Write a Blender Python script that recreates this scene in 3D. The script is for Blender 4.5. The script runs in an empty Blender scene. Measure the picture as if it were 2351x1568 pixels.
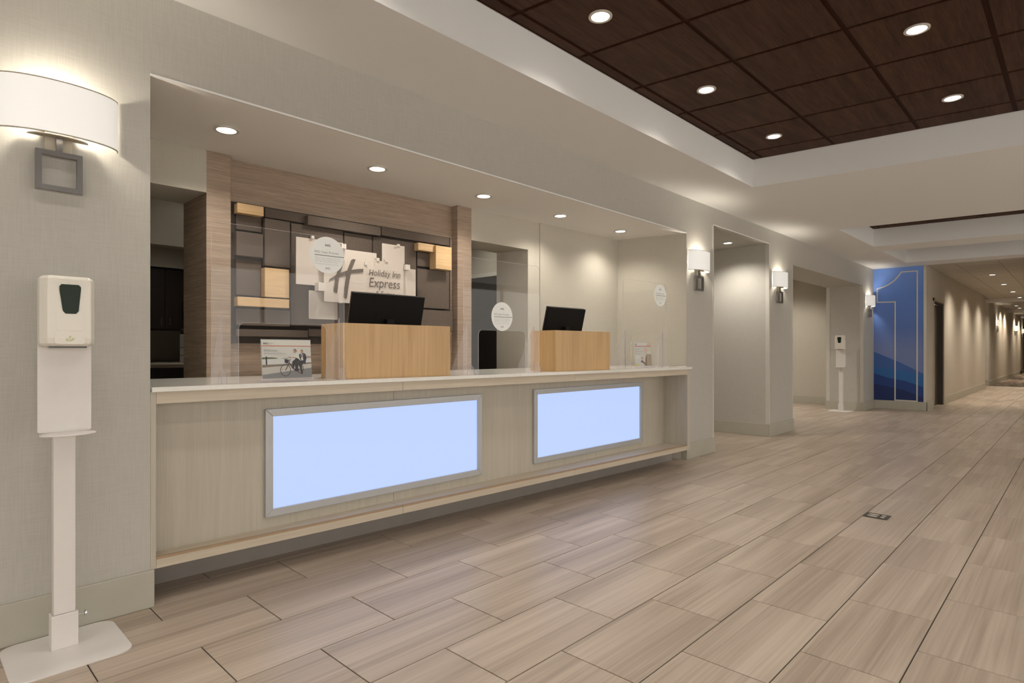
import bpy, bmesh, math, random
from mathutils import Vector, Matrix
from mathutils.geometry import tessellate_polygon
random.seed(7)
SC = bpy.context.scene
COL = SC.collection
PI = math.pi

# ------------------------------------------------------------------ camera
CAM_F, CAM_A, CAM_CX, CAM_CY, CAM_H = 1366.0, 0.7654, 1175.5, 804.0, 1.14
cam_d = bpy.data.cameras.new('camera')
cam = bpy.data.objects.new('camera', cam_d)
COL.objects.link(cam)
cam.location = (0, 0, CAM_H)
cam.rotation_euler = (PI / 2, 0, CAM_A - PI / 2)
cam_d.sensor_width = 36.0
cam_d.lens = 36.0 * CAM_F / 2351.0
cam_d.shift_y = (CAM_CY - 784.0) / 2351.0
cam_d.clip_start = 0.05
cam_d.clip_end = 200
SC.camera = cam

# ------------------------------------------------------------------ world, view
world = bpy.data.worlds.new('world')
SC.world = world
world.use_nodes = True
world.node_tree.nodes['Background'].inputs[0].default_value = (1.0, 0.945, 0.86, 1)
world.node_tree.nodes['Background'].inputs[1].default_value = 2.2
SC.view_settings.view_transform = 'Standard'
SC.view_settings.look = 'None'
SC.view_settings.exposure = 0.05
SC.view_settings.gamma = 1.0
SC.view_settings.use_curve_mapping = False
try:
    SC.cycles.use_denoising = True
    SC.cycles.use_adaptive_sampling = True
    SC.cycles.adaptive_threshold = 0.12
    SC.cycles.adaptive_min_samples = 20
    SC.cycles.max_bounces = 6
    SC.cycles.diffuse_bounces = 4
    SC.cycles.glossy_bounces = 2
    SC.cycles.transmission_bounces = 2
    SC.cycles.caustics_reflective = False
    SC.cycles.caustics_refractive = False
    SC.cycles.transparent_max_bounces = 16
    SC.cycles.sample_clamp_indirect = 4.0
except Exception:
    pass

# light levels (watts)
DOWN_W = 26.0        # lobby downlights
NICHE_W = 32.0       # downlights over the desk
HALL_W = 215.0        # corridor downlights
SCONCE_W = 8.5
WARM = (1.0, 0.92, 0.81)

# ------------------------------------------------------------------ helpers
DIR = Vector((math.cos(CAM_A), math.sin(CAM_A)))
RGT = Vector((math.sin(CAM_A), -math.cos(CAM_A)))


def ray(x, y):
    k = (x - CAM_CX) / CAM_F
    return Vector((DIR.x + k * RGT.x, DIR.y + k * RGT.y, -(y - CAM_CY) / CAM_F))


def at(x, y, c, m=0.0):
    """point where the sight line of a measured spot meets the upright plane Y = c + m X"""
    v = ray(x, y)
    t = c / (v.y - m * v.x)
    return Vector((v.x * t, v.y * t, CAM_H + v.z * t))


def at_x(x, y, X):
    v = ray(x, y)
    t = X / v.x
    return Vector((X, v.y * t, CAM_H + v.z * t))


def at_z(x, y, z):
    v = ray(x, y)
    t = (z - CAM_H) / v.z
    return Vector((v.x * t, v.y * t, z))


class MB:
    def __init__(self):
        self.v, self.f, self.mi = [], [], []

    def add(self, verts, faces, mi=0):
        o = len(self.v)
        self.v += [tuple(p) for p in verts]
        self.f += [tuple(o + i for i in fc) for fc in faces]
        self.mi += [mi] * len(faces)
        return self

    def box(self, x0, x1, y0, y1, z0, z1, mi=0):
        vs = [(x0, y0, z0), (x1, y0, z0), (x1, y1, z0), (x0, y1, z0),
              (x0, y0, z1), (x1, y0, z1), (x1, y1, z1), (x0, y1, z1)]
        return self.add(vs, BOXF, mi)

    def quad(self, a, b, c, d, mi=0):
        return self.add([a, b, c, d], [(0, 1, 2, 3)], mi)

    def prism(self, poly, z0, z1, mi=0):
        """poly: xy points counter-clockwise, extruded in z"""
        n = len(poly)
        vs = [(p[0], p[1], z0) for p in poly] + [(p[0], p[1], z1) for p in poly]
        fs = [(i, (i + 1) % n, n + (i + 1) % n, n + i) for i in range(n)]
        for t in tessellate_polygon([[Vector((p[0], p[1], 0)) for p in poly]]):
            fs.append((t[2], t[1], t[0]))
            fs.append((n + t[0], n + t[1], n + t[2]))
        return self.add(vs, fs, mi)

    def plate(self, poly, y0, y1, mi=0):
        """poly: xz points, extruded in y (a plate standing upright)"""
        n = len(poly)
        vs = [(p[0], y0, p[1]) for p in poly] + [(p[0], y1, p[1]) for p in poly]
        fs = [(i, (i + 1) % n, n + (i + 1) % n, n + i) for i in range(n)]
        for t in tessellate_polygon([[Vector((p[0], p[1], 0)) for p in poly]]):
            fs.append(tuple(t))
            fs.append((n + t[2], n + t[1], n + t[0]))
        return self.add(vs, fs, mi)

    def side(self, poly, x0, x1, mi=0):
        """poly: yz points, extruded in x"""
        n = len(poly)
        vs = [(x0, p[0], p[1]) for p in poly] + [(x1, p[0], p[1]) for p in poly]
        fs = [(i, (i + 1) % n, n + (i + 1) % n, n + i) for i in range(n)]
        for t in tessellate_polygon([[Vector((p[0], p[1], 0)) for p in poly]]):
            fs.append(tuple(t))
            fs.append((n + t[2], n + t[1], n + t[0]))
        return self.add(vs, fs, mi)

    def tube(self, pts, r, n=8, mi=0):
        pts = [Vector(p) for p in pts]
        o = len(self.v)
        for i, p in enumerate(pts):
            t = (pts[min(i + 1, len(pts) - 1)] - pts[max(i - 1, 0)]).normalized()
            a = t.cross(Vector((0, 0, 1)))
            if a.length < 1e-3:
                a = t.cross(Vector((1, 0, 0)))
            a.normalize()
            b = t.cross(a)
            for k in range(n):
                q = p + r * (math.cos(2 * PI * k / n) * a + math.sin(2 * PI * k / n) * b)
                self.v.append(tuple(q))
        m = len(pts)
        for i in range(m - 1):
            for k in range(n):
                self.f.append((o + i * n + k, o + i * n + (k + 1) % n, o + (i + 1) * n + (k + 1) % n, o + (i + 1) * n + k))
                self.mi.append(mi)
        self.f.append(tuple(o + k for k in range(n))[::-1]); self.mi.append(mi)
        self.f.append(tuple(o + (m - 1) * n + k for k in range(n))); self.mi.append(mi)
        return self

    def disc_ring(self, cx, cy, z0, z1, r0, r1, n=32, mi=0):
        """flat annulus with thickness, axis z"""
        o = len(self.v)
        for r, z in ((r0, z0), (r1, z0), (r1, z1), (r0, z1)):
            for k in range(n):
                a = 2 * PI * k / n
                self.v.append((cx + r * math.cos(a), cy + r * math.sin(a), z))
        for j in range(4):
            for k in range(n):
                self.f.append((o + j * n + k, o + j * n + (k + 1) % n, o + ((j + 1) % 4) * n + (k + 1) % n, o + ((j + 1) % 4) * n + k))
                self.mi.append(mi)
        return self

    def disc(self, cx, cy, z0, z1, r, n=32, mi=0):
        return self.prism([(cx + r * math.cos(2 * PI * k / n), cy + r * math.sin(2 * PI * k / n)) for k in range(n)], z0, z1, mi)

    def xf(self, M):
        self.v = [tuple(M @ Vector(p)) for p in self.v]
        return self

    def mesh(self, name, mats, smooth=False):
        me = bpy.data.meshes.new(name)
        me.from_pydata(self.v, [], self.f)
        if not isinstance(mats, (list, tuple)):
            mats = [mats]
        for m in mats:
            me.materials.append(m)
        for p, i in zip(me.polygons, self.mi):
            p.material_index = i
        bm = bmesh.new(); bm.from_mesh(me)
        bmesh.ops.recalc_face_normals(bm, faces=bm.faces)
        bm.to_mesh(me); bm.free()
        if smooth:
            me.shade_smooth()
        return me

    def build(self, name, mats, parent=None, loc=(0, 0, 0), rz=0.0, smooth=False, bevel=0.0, seg=2):
        o = bpy.data.objects.new(name, self.mesh(name, mats, smooth))
        COL.objects.link(o)
        o.parent = parent
        o.location = loc
        o.rotation_euler = (0, 0, rz)
        if bevel:
            b = o.modifiers.new('bevel', 'BEVEL')
            b.width = bevel; b.segments = seg; b.limit_method = 'ANGLE'; b.angle_limit = math.radians(40)
            if smooth is False:
                pass
        return o


BOXF = [(0, 3, 2, 1), (4, 5, 6, 7), (0, 1, 5, 4), (1, 2, 6, 5), (2, 3, 7, 6), (3, 0, 4, 7)]


def smooth_by_angle(o, deg=40):
    me = o.data
    me.shade_smooth()
    bm = bmesh.new(); bm.from_mesh(me)
    for e in bm.edges:
        if len(e.link_faces) == 2 and e.calc_face_angle(0) > math.radians(deg):
            e.smooth = False
    bm.to_mesh(me); bm.free()
    return o


def tag(o, label=None, cat=None, group=None, kind=None):
    if label: o['label'] = label
    if cat: o['category'] = cat
    if group: o['group'] = group
    if kind: o['kind'] = kind
    return o


def empty(name, loc=(0, 0, 0), rz=0.0, parent=None):
    o = bpy.data.objects.new(name, None)
    o.empty_display_size = 0.1
    COL.objects.link(o)
    o.location = loc
    o.rotation_euler = (0, 0, rz)
    o.parent = parent
    return o


def struct(name, mb, mat, parent=None, label=None, **k):
    o = mb.build(name, mat, parent, **k)
    if parent is None:
        o['kind'] = 'structure'
        if label: o['label'] = label
    return o


def copy_tree(o, parent=None):
    c = o.copy()
    COL.objects.link(c)
    c.parent = parent
    for ch in list(o.children):
        copy_tree(ch, c)
    return c


def rrect(x0, x1, y0, y1, r, n=6):
    pts = []
    for cx, cy, a0 in ((x1 - r, y0 + r, -PI / 2), (x1 - r, y1 - r, 0), (x0 + r, y1 - r, PI / 2), (x0 + r, y0 + r, PI)):
        for k in range(n + 1):
            a = a0 + PI / 2 * k / n
            pts.append((cx + r * math.cos(a), cy + r * math.sin(a)))
    return pts


def text_mb(body, size, shear=0.0, bold=0.0, align='LEFT'):
    cu = bpy.data.curves.new('lettering', 'FONT')
    cu.body = body
    cu.size = size
    cu.shear = shear
    cu.offset = bold
    cu.align_x = align
    cu.resolution_u = 4
    ob = bpy.data.objects.new('lettering', cu)
    COL.objects.link(ob)
    dg = bpy.context.evaluated_depsgraph_get()
    me = bpy.data.meshes.new_from_object(ob.evaluated_get(dg))
    mb = MB()
    mb.add([tuple(v.co) for v in me.vertices], [tuple(p.vertices) for p in me.polygons])
    bpy.data.objects.remove(ob)
    bpy.data.curves.remove(cu)
    bpy.data.meshes.remove(me)
    return mb


def fit_text(body, x0, x1, z0, y, size_h=None, **k):
    """lettering standing in the xz plane, facing -y, stretched to run from x0 to x1 with its base at z0"""
    mb = text_mb(body, 1.0, **k)
    xs = [p[0] for p in mb.v]; ys = [p[1] for p in mb.v]
    a, b = min(xs), max(xs)
    sx = (x1 - x0) / (b - a)
    sy = sx if size_h is None else size_h
    mb.v = [(x0 + (p[0] - a) * sx, y, z0 + p[1] * sy) for p in mb.v]
    return mb


# ------------------------------------------------------------------ materials
def new_mat(name):
    m = bpy.data.materials.new(name)
    m.use_nodes = True
    nt = m.node_tree
    return m, nt, nt.nodes['Principled BSDF']


def plain(name, col, rough=0.5, metal=0.0, spec=0.5, bump=0.0, bscale=200.0, vary=0.0):
    m, nt, b = new_mat(name)
    b.inputs['Base Color'].default_value = (*col, 1)
    b.inputs['Roughness'].default_value = rough
    b.inputs['Metallic'].default_value = metal
    b.inputs['Specular IOR Level'].default_value = spec
    if bump or vary:
        tc = nt.nodes.new('ShaderNodeTexCoord')
        nz = nt.nodes.new('ShaderNodeTexNoise')
        nz.inputs['Scale'].default_value = bscale
        nz.inputs['Detail'].default_value = 3
        nt.links.new(tc.outputs['Object'], nz.inputs['Vector'])
        if bump:
            bp = nt.nodes.new('ShaderNodeBump')
            bp.inputs['Strength'].default_value = bump
            bp.inputs['Distance'].default_value = 0.002
            nt.links.new(nz.outputs['Fac'], bp.inputs['Height'])
            nt.links.new(bp.outputs['Normal'], b.inputs['Normal'])
        if vary:
            mx = ramp(nt, nz.outputs['Fac'], [(0.3, tuple(c * (1 - vary) for c in col)), (0.7, tuple(min(1, c * (1 + vary)) for c in col))])
            nt.links.new(mx, b.inputs['Base Color'])
    return m


def ramp(nt, fac, stops):
    r = nt.nodes.new('ShaderNodeValToRGB')
    e = r.color_ramp.elements
    while len(e) < len(stops):
        e.new(0.5)
    for el, (p, c) in zip(e, stops):
        el.position = p
        el.color = (*c, 1)
    nt.links.new(fac, r.inputs['Fac'])
    return r.outputs['Color']


def streak_noise(nt, vec, scale, detail=4.0, dist=0.0, rough=0.55):
    mp = nt.nodes.new('ShaderNodeMapping')
    mp.inputs['Scale'].default_value = scale
    nt.links.new(vec, mp.inputs['Vector'])
    nz = nt.nodes.new('ShaderNodeTexNoise')
    nz.inputs['Scale'].default_value = 1.0
    nz.inputs['Detail'].default_value = detail
    nz.inputs['Roughness'].default_value = rough
    nz.inputs['Distortion'].default_value = dist
    nt.links.new(mp.outputs['Vector'], nz.inputs['Vector'])
    return nz.outputs['Fac']


def mixf(nt, a, b, f):
    m = nt.nodes.new('ShaderNodeMix')
    m.data_type = 'FLOAT'
    m.inputs['Factor'].default_value = f
    nt.links.new(a, m.inputs['A'])
    nt.links.new(b, m.inputs['B'])
    return m.outputs['Result']


def grained(name, dark, light, scale1, scale2, rough=0.45, dist=0.4, bump=0.1, rnd=False, spec=0.5, mixk=0.45, lo=0.3, hi=0.7):
    """two layers of stretched noise: wood grain, woven cloth, veined tile"""
    m, nt, b = new_mat(name)
    tc = nt.nodes.new('ShaderNodeTexCoord')
    vec = tc.outputs['Object']
    if rnd:
        oi = nt.nodes.new('ShaderNodeObjectInfo')
        mu = nt.nodes.new('ShaderNodeVectorMath'); mu.operation = 'SCALE'
        mu.inputs[0].default_value = (37.0, 53.0, 71.0)
        nt.links.new(oi.outputs['Random'], mu.inputs['Scale'])
        ad = nt.nodes.new('ShaderNodeVectorMath'); ad.operation = 'ADD'
        nt.links.new(vec, ad.inputs[0]); nt.links.new(mu.outputs[0], ad.inputs[1])
        vec = ad.outputs[0]
    a = streak_noise(nt, vec, scale1, 5, dist)
    c = streak_noise(nt, vec, scale2, 3, 0.0)
    f = mixf(nt, a, c, mixk)
    nt.links.new(ramp(nt, f, [(lo, dark), (hi, light)]), b.inputs['Base Color'])
    b.inputs['Roughness'].default_value = rough
    b.inputs['Specular IOR Level'].default_value = spec
    if bump:
        bp = nt.nodes.new('ShaderNodeBump')
        bp.inputs['Strength'].default_value = bump
        bp.inputs['Distance'].default_value = 0.001
        nt.links.new(f, bp.inputs['Height'])
        nt.links.new(bp.outputs['Normal'], b.inputs['Normal'])
    return m


def emis(name, col, strength, base=0.8):
    m, nt, b = new_mat(name)
    b.inputs['Base Color'].default_value = (base, base, base, 1)
    b.inputs['Emission Color'].default_value = (*col, 1)
    b.inputs['Emission Strength'].default_value = strength
    return m


def linen(name, col, k=0.06):
    """wallpaper of fine crossed threads"""
    m, nt, b = new_mat(name)
    tc = nt.nodes.new('ShaderNodeTexCoord')
    v = streak_noise(nt, tc.outputs['Object'], (220, 220, 9), 2)
    h = streak_noise(nt, tc.outputs['Object'], (9, 9, 260), 2)
    f = mixf(nt, v, h, 0.5)
    lo = tuple(c * (1 - k) for c in col); hi = tuple(min(1, c * (1 + k)) for c in col)
    nt.links.new(ramp(nt, f, [(0.35, lo), (0.65, hi)]), b.inputs['Base Color'])
    b.inputs['Roughness'].default_value = 0.62
    b.inputs['Specular IOR Level'].default_value = 0.35
    bp = nt.nodes.new('ShaderNodeBump')
    bp.inputs['Strength'].default_value = 0.12
    bp.inputs['Distance'].default_value = 0.001
    nt.links.new(f, bp.inputs['Height'])
    nt.links.new(bp.outputs['Normal'], b.inputs['Normal'])
    return m


def clear_acrylic(name, haze=0.02, tint=(1, 1, 1), ior=1.45):
    m, nt, b = new_mat(name)
    nt.nodes.remove(b)
    out = nt.nodes['Material Output']
    tr = nt.nodes.new('ShaderNodeBsdfTransparent'); tr.inputs[0].default_value = (*tint, 1)
    gl = nt.nodes.new('ShaderNodeBsdfGlossy'); gl.inputs['Roughness'].default_value = 0.02
    df = nt.nodes.new('ShaderNodeBsdfDiffuse'); df.inputs[0].default_value = (0.85, 0.85, 0.9, 1)
    lw = nt.nodes.new('ShaderNodeLayerWeight'); lw.inputs['Blend'].default_value = 0.5
    pw = nt.nodes.new('ShaderNodeMath'); pw.operation = 'POWER'; pw.inputs[1].default_value = 5.0
    nt.links.new(lw.outputs['Facing'], pw.inputs[0])
    f0 = ((ior - 1) / (ior + 1)) ** 2 * 1.3
    fr = nt.nodes.new('ShaderNodeMath'); fr.operation = 'MULTIPLY_ADD'
    fr.inputs[1].default_value = (1 - f0) if ior > 1.2 else 0.0; fr.inputs[2].default_value = f0
    nt.links.new(pw.outputs[0], fr.inputs[0])
    tl = nt.nodes.new('ShaderNodeBsdfTranslucent'); tl.inputs[0].default_value = (0.92, 0.9, 0.95, 1)
    m0 = nt.nodes.new('ShaderNodeMixShader'); m0.inputs[0].default_value = 0.5
    nt.links.new(df.outputs[0], m0.inputs[1]); nt.links.new(tl.outputs[0], m0.inputs[2])
    m1 = nt.nodes.new('ShaderNodeMixShader'); m1.inputs[0].default_value = haze
    nt.links.new(tr.outputs[0], m1.inputs[1]); nt.links.new(m0.outputs[0], m1.inputs[2])
    m2 = nt.nodes.new('ShaderNodeMixShader')
    nt.links.new(fr.outputs[0], m2.inputs[0])
    nt.links.new(m1.outputs[0], m2.inputs[1]); nt.links.new(gl.outputs[0], m2.inputs[2])
    nt.links.new(m2.outputs[0], out.inputs['Surface'])
    return m


def frosted(name, col, clear=0.25):
    m, nt, b = new_mat(name)
    nt.nodes.remove(b)
    out = nt.nodes['Material Output']
    tr = nt.nodes.new('ShaderNodeBsdfTransparent'); tr.inputs[0].default_value = (1, 1, 1, 1)
    df = nt.nodes.new('ShaderNodeBsdfDiffuse'); df.inputs[0].default_value = (*col, 1)
    tl = nt.nodes.new('ShaderNodeBsdfTranslucent'); tl.inputs[0].default_value = (*col, 1)
    gl = nt.nodes.new('ShaderNodeBsdfGlossy'); gl.inputs['Roughness'].default_value = 0.25
    m0 = nt.nodes.new('ShaderNodeMixShader'); m0.inputs[0].default_value = 0.3
    nt.links.new(df.outputs[0], m0.inputs[1]); nt.links.new(tl.outputs[0], m0.inputs[2])
    m1 = nt.nodes.new('ShaderNodeMixShader'); m1.inputs[0].default_value = clear
    nt.links.new(m0.outputs[0], m1.inputs[1]); nt.links.new(tr.outputs[0], m1.inputs[2])
    m2 = nt.nodes.new('ShaderNodeMixShader'); m2.inputs[0].default_value = 0.04
    nt.links.new(m1.outputs[0], m2.inputs[1]); nt.links.new(gl.outputs[0], m2.inputs[2])
    nt.links.new(m2.outputs[0], out.inputs['Surface'])
    return m


M = {}
M['wall'] = linen('linen wallpaper', (0.47, 0.455, 0.415))
M['wall2'] = linen('cream wallpaper', (0.50, 0.468, 0.40), 0.03)
M['hall'] = linen('corridor wallpaper', (0.52, 0.475, 0.41), 0.05)
M['ceil'] = plain('ceiling paint', (0.82, 0.82, 0.815), 0.75, spec=0.2, bump=0.05, bscale=300)
M['ceil2'] = plain('bright ceiling paint', (0.90, 0.88, 0.85), 0.75, spec=0.2, bump=0.05, bscale=300)  # ceiling paint lightened over the desk in place of bounced light
M['base'] = plain('baseboard vinyl', (0.43, 0.41, 0.345), 0.5, vary=0.03, bscale=6)
M['guard'] = plain('corner guard', (0.58, 0.56, 0.51), 0.4, vary=0.02, bscale=8)
M['grass'] = grained('brown grasscloth', (0.21, 0.155, 0.115), (0.47, 0.355, 0.27), (3.5, 3.5, 150), (14, 14, 420), 0.6, 0.15, 0.3, mixk=0.4)
M['grout'] = plain('grout', (0.055, 0.042, 0.032), 0.9, bump=0.3, bscale=400)
M['tile'] = grained('veined porcelain tile', (0.285, 0.222, 0.170), (0.52, 0.435, 0.355), (0.45, 8, 1), (0.9, 75, 1), 0.36, 0.55, 0.02, rnd=True, mixk=0.38, spec=0.45, lo=0.32, hi=0.64)
M['carpet'] = grained('patterned carpet', (0.06, 0.052, 0.048), (0.27, 0.21, 0.165), (0.5, 3.5, 1), (2.5, 14, 1), 0.95, 0.8, 0.3, spec=0.1, lo=0.35, hi=0.62)
M['lam_v'] = grained('pale laminate upright grain', (0.425, 0.388, 0.318), (0.53, 0.49, 0.41), (38, 38, 1.2), (220, 220, 5), 0.42, 0.2, 0.02, rnd=True)
M['lam_h'] = grained('pale laminate level grain', (0.47, 0.40, 0.315), (0.60, 0.525, 0.42), (1.2, 30, 38), (5, 200, 220), 0.42, 0.2, 0.02, rnd=True)
M['lam_edge'] = plain('laminate edge tan', (0.36, 0.25, 0.155), 0.5, vary=0.06, bscale=14)
M['quartz'] = plain('pale quartz', (0.74, 0.725, 0.68), 0.12, vary=0.03, bscale=60)
M['toe'] = plain('grey toe kick', (0.28, 0.255, 0.235), 0.35, vary=0.03, bscale=10)
M['alu'] = plain('anodised frame', (0.46, 0.47, 0.48), 0.38, metal=0.35, vary=0.02, bscale=20)
M['lit'] = emis('backlit diffuser', (0.43, 0.57, 1.0), 1.0, 0.12)
M['maple'] = grained('maple veneer upright', (0.46, 0.285, 0.125), (0.62, 0.41, 0.20), (14, 14, 0.9), (90, 90, 3), 0.38, 0.9, 0.02, rnd=True)
M['maple_h'] = grained('maple block', (0.58, 0.38, 0.19), (0.74, 0.53, 0.30), (2.0, 12, 16), (9, 60, 80), 0.45, 0.9, 0.02, rnd=True)
M['fabric'] = grained('brown felt panel', (0.098, 0.078, 0.064), (0.150, 0.120, 0.100), (120, 120, 120), (300, 300, 300), 0.85, 0.0, 0.25, spec=0.2)
M['backing'] = plain('dark backing board', (0.045, 0.036, 0.030), 0.8, bump=0.1)
M['frost'] = frosted('frosted glass', (0.93, 0.85, 0.77), 0.20)
M['frost_edge'] = plain('glass edge', (0.78, 0.73, 0.66), 0.25, bump=0.02)
M['cube'] = plain('satin white cube', (0.72, 0.66, 0.60), 0.35, vary=0.02)
M['logo'] = plain('bronze logo vinyl', (0.135, 0.112, 0.095), 0.45, vary=0.05, bscale=40)
M['clear'] = clear_acrylic('clear acrylic', 0.014)
M['clearfin'] = clear_acrylic('clear acrylic fin', 0.22, (1.0, 0.99, 1.0), 1.08)
M['acredge'] = plain('acrylic edge violet', (0.34, 0.31, 0.42), 0.2, vary=0.03)
M['sticker'] = plain('white sticker', (0.86, 0.88, 0.86), 0.5, vary=0.01)
M['ink'] = plain('dark print', (0.07, 0.07, 0.075), 0.6, vary=0.02)
M['inkgrey'] = plain('grey print', (0.30, 0.30, 0.30), 0.6, vary=0.02)
M['inklight'] = plain('light grey print', (0.46, 0.47, 0.46), 0.6, vary=0.02)
M['black'] = plain('black plastic', (0.008, 0.0075, 0.007), 0.5, spec=0.12, bump=0.03, bscale=500)
M['blackgloss'] = plain('dark edge plastic', (0.10, 0.095, 0.09), 0.3, vary=0.02)
M['white'] = plain('white powder coat', (0.72, 0.69, 0.67), 0.38, vary=0.01, bscale=30)
M['whitepl'] = plain('white plastic', (0.76, 0.73, 0.66), 0.28, vary=0.01, bscale=30)
M['window'] = plain('dark green window', (0.020, 0.030, 0.020), 0.15, spec=0.12, vary=0.05, bscale=20)
M['lime'] = plain('lime print', (0.42, 0.46, 0.06), 0.5, vary=0.02)
M['chrome'] = plain('polished nickel', (0.23, 0.22, 0.215), 0.30, metal=0.8, vary=0.03, bscale=15)
M['chrome_l'] = plain('zinc screw', (0.62, 0.64, 0.66), 0.25, metal=1.0, vary=0.03)
M['shade'] = emis('lit fabric shade', (1.0, 0.965, 0.90), 0.36)
M['shadehall'] = emis('warm lit shade', (1.0, 0.86, 0.66), 0.85)
M['shadetrim'] = plain('shade trim', (0.40, 0.36, 0.29), 0.6, vary=0.02)
M['lens'] = emis('lit lens', (1.0, 0.93, 0.80), 9.0)
M['dtrim'] = plain('downlight trim', (0.62, 0.58, 0.52), 0.3, vary=0.02)
M['ctile'] = grained('dark wood ceiling panel', (0.026, 0.0125, 0.0075), (0.088, 0.043, 0.026), (1.6, 14, 1), (7, 120, 1), 0.6, 0.5, 0.05, rnd=True, spec=0.12)
M['cbar'] = plain('dark red ceiling grid', (0.034, 0.0115, 0.0055), 0.6, spec=0.08, vary=0.05, bscale=12)
M['acoustic'] = plain('acoustic ceiling tile', (0.50, 0.47, 0.42), 0.9, bump=0.2, bscale=250, vary=0.02)
M['tbar'] = plain('ceiling grid bar', (0.27, 0.24, 0.20), 0.5, vary=0.02)
M['espresso'] = grained('espresso cabinet', (0.016, 0.010, 0.007), (0.034, 0.022, 0.016), (20, 20, 1.2), (120, 120, 4), 0.4, 0.4, 0.02)
M['doorbronze'] = plain('dark door', (0.060, 0.045, 0.032), 0.45, vary=0.05, bscale=6)
M['doorgrey'] = plain('charcoal door', (0.028, 0.025, 0.023), 0.45, vary=0.05, bscale=6)
M['doorframe'] = plain('painted door frame', (0.44, 0.38, 0.29), 0.45, vary=0.02)
M['worktop'] = plain('office worktop', (0.40, 0.36, 0.29), 0.35, vary=0.05, bscale=50)
M['printer'] = plain('printer white', (0.72, 0.72, 0.70), 0.4, vary=0.01)
M['printdark'] = plain('printer dark', (0.035, 0.038, 0.045), 0.35, vary=0.03)
M['plate'] = plain('bronze floor plate', (0.075, 0.066, 0.055), 0.4, metal=0.3, vary=0.05, bscale=40)
M['slot'] = plain('cream inlay', (0.52, 0.47, 0.38), 0.5, vary=0.02)


def mural_mat():
    m, nt, b = new_mat('blue mural print')
    tc = nt.nodes.new('ShaderNodeTexCoord')
    sp = nt.nodes.new('ShaderNodeSeparateXYZ')
    nt.links.new(tc.outputs['Object'], sp.inputs[0])
    mr = nt.nodes.new('ShaderNodeMapRange')
    mr.inputs['From Min'].default_value = 0.16; mr.inputs['From Max'].default_value = 2.73
    nt.links.new(sp.outputs['Z'], mr.inputs['Value'])
    c = ramp(nt, mr.outputs['Result'], [(0.0, (0.17, 0.225, 0.45)), (0.38, (0.165, 0.22, 0.46)), (0.55, (0.095, 0.175, 0.48)), (0.8, (0.115, 0.235, 0.66)), (1.0, (0.18, 0.33, 0.80))])
    nt.links.new(c, b.inputs['Base Color'])
    b.inputs['Roughness'].default_value = 0.5
    return m


M['mural'] = mural_mat()
M['mount1'] = plain('mural ridge blue', (0.045, 0.115, 0.36), 0.5, vary=0.04, bscale=3)
M['mount2'] = plain('mural ridge teal', (0.020, 0.125, 0.38), 0.5, vary=0.04, bscale=3)
M['mount3'] = plain('mural ridge navy', (0.010, 0.045, 0.22), 0.5, vary=0.04, bscale=3)
M['mount4'] = plain('mural ridge deep navy', (0.005, 0.022, 0.125), 0.5, vary=0.04, bscale=3)
M['outline'] = plain('pale number outline', (0.62, 0.60, 0.55), 0.5, vary=0.02)

# ------------------------------------------------------------------ main levels
YW = 2.99            # face of the desk wall
ZC = 2.735           # main ceiling
ZW = 3.005           # wood ceilings inside the coffers
ZN = 2.36            # ceiling over the desk
BH = 0.165           # baseboard height
XE = 13.43           # lobby end wall (mural)
YH = 2.125           # left wall of the corridor

# ------------------------------------------------------------------ floor
floor = struct('floor', MB().box(-5, 24.2, -5, 9.6, -0.12, -0.004), M['grout'], label='porcelain tiled lobby floor with dark joints')
rows = [-5.06 + 0.3262 * k for k in range(0, 16)] + [0.135, 0.456, 0.777, 1.099, 1.431, 1.762, 2.102, 2.447, 2.802]
rows = rows + [2.802 + 0.350 * k for k in range(1, 20)]
TL = 0.6505
offs = {0.135: 2.694, 0.456: 2.382, 0.777: 2.072, 1.099: 2.41, 1.431: 2.117 + 0.65, 1.762: 1.783, 2.102: 1.472, 2.447: 1.14}
GAP = 0.0022
tiles, far = [], MB()
for i in range(len(rows) - 1):
    y0, y1 = rows[i], rows[i + 1]
    x_off = offs.get(round(y0, 3), 2.40 if i % 2 else 2.09)
    hw = (y1 - y0) / 2 - GAP
    me = None
    k0 = int(math.floor((-5 - x_off) / TL))
    for k in range(k0, int((24.1 - x_off) / TL) + 1):
        xa = x_off + k * TL
        xb = min(xa + TL, 24.19)
        xa = max(xa, -5)
        if xb - xa < 0.05 or y1 > 9.5:
            continue
        cx, cy = (xa + xb) / 2, (y0 + y1) / 2
        if cx > XE and (cy > 4.7 or cy < 0.2): continue
        ang0 = math.atan2(y1, xa) if xa > 0 else PI
        inview = xb > 0.05 and y1 > 0.05 * xa - 0.02 and y0 < 9.4 * max(xb, 0.02) and y1 > 0.1 and cy < (3.3 if cx < 6.2 else 4.7) and not (cx > XE and cy > 2.3)
        if inview and xb - xa > TL - 0.01:
            tiles.append((math.hypot(cx, cy), i, cx, cy, hw))
        else:
            far.box(xa + GAP, xb - GAP, y0 + GAP, y1 - GAP, -0.02, 0.0)
tiles.sort()
cache = {}
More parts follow.
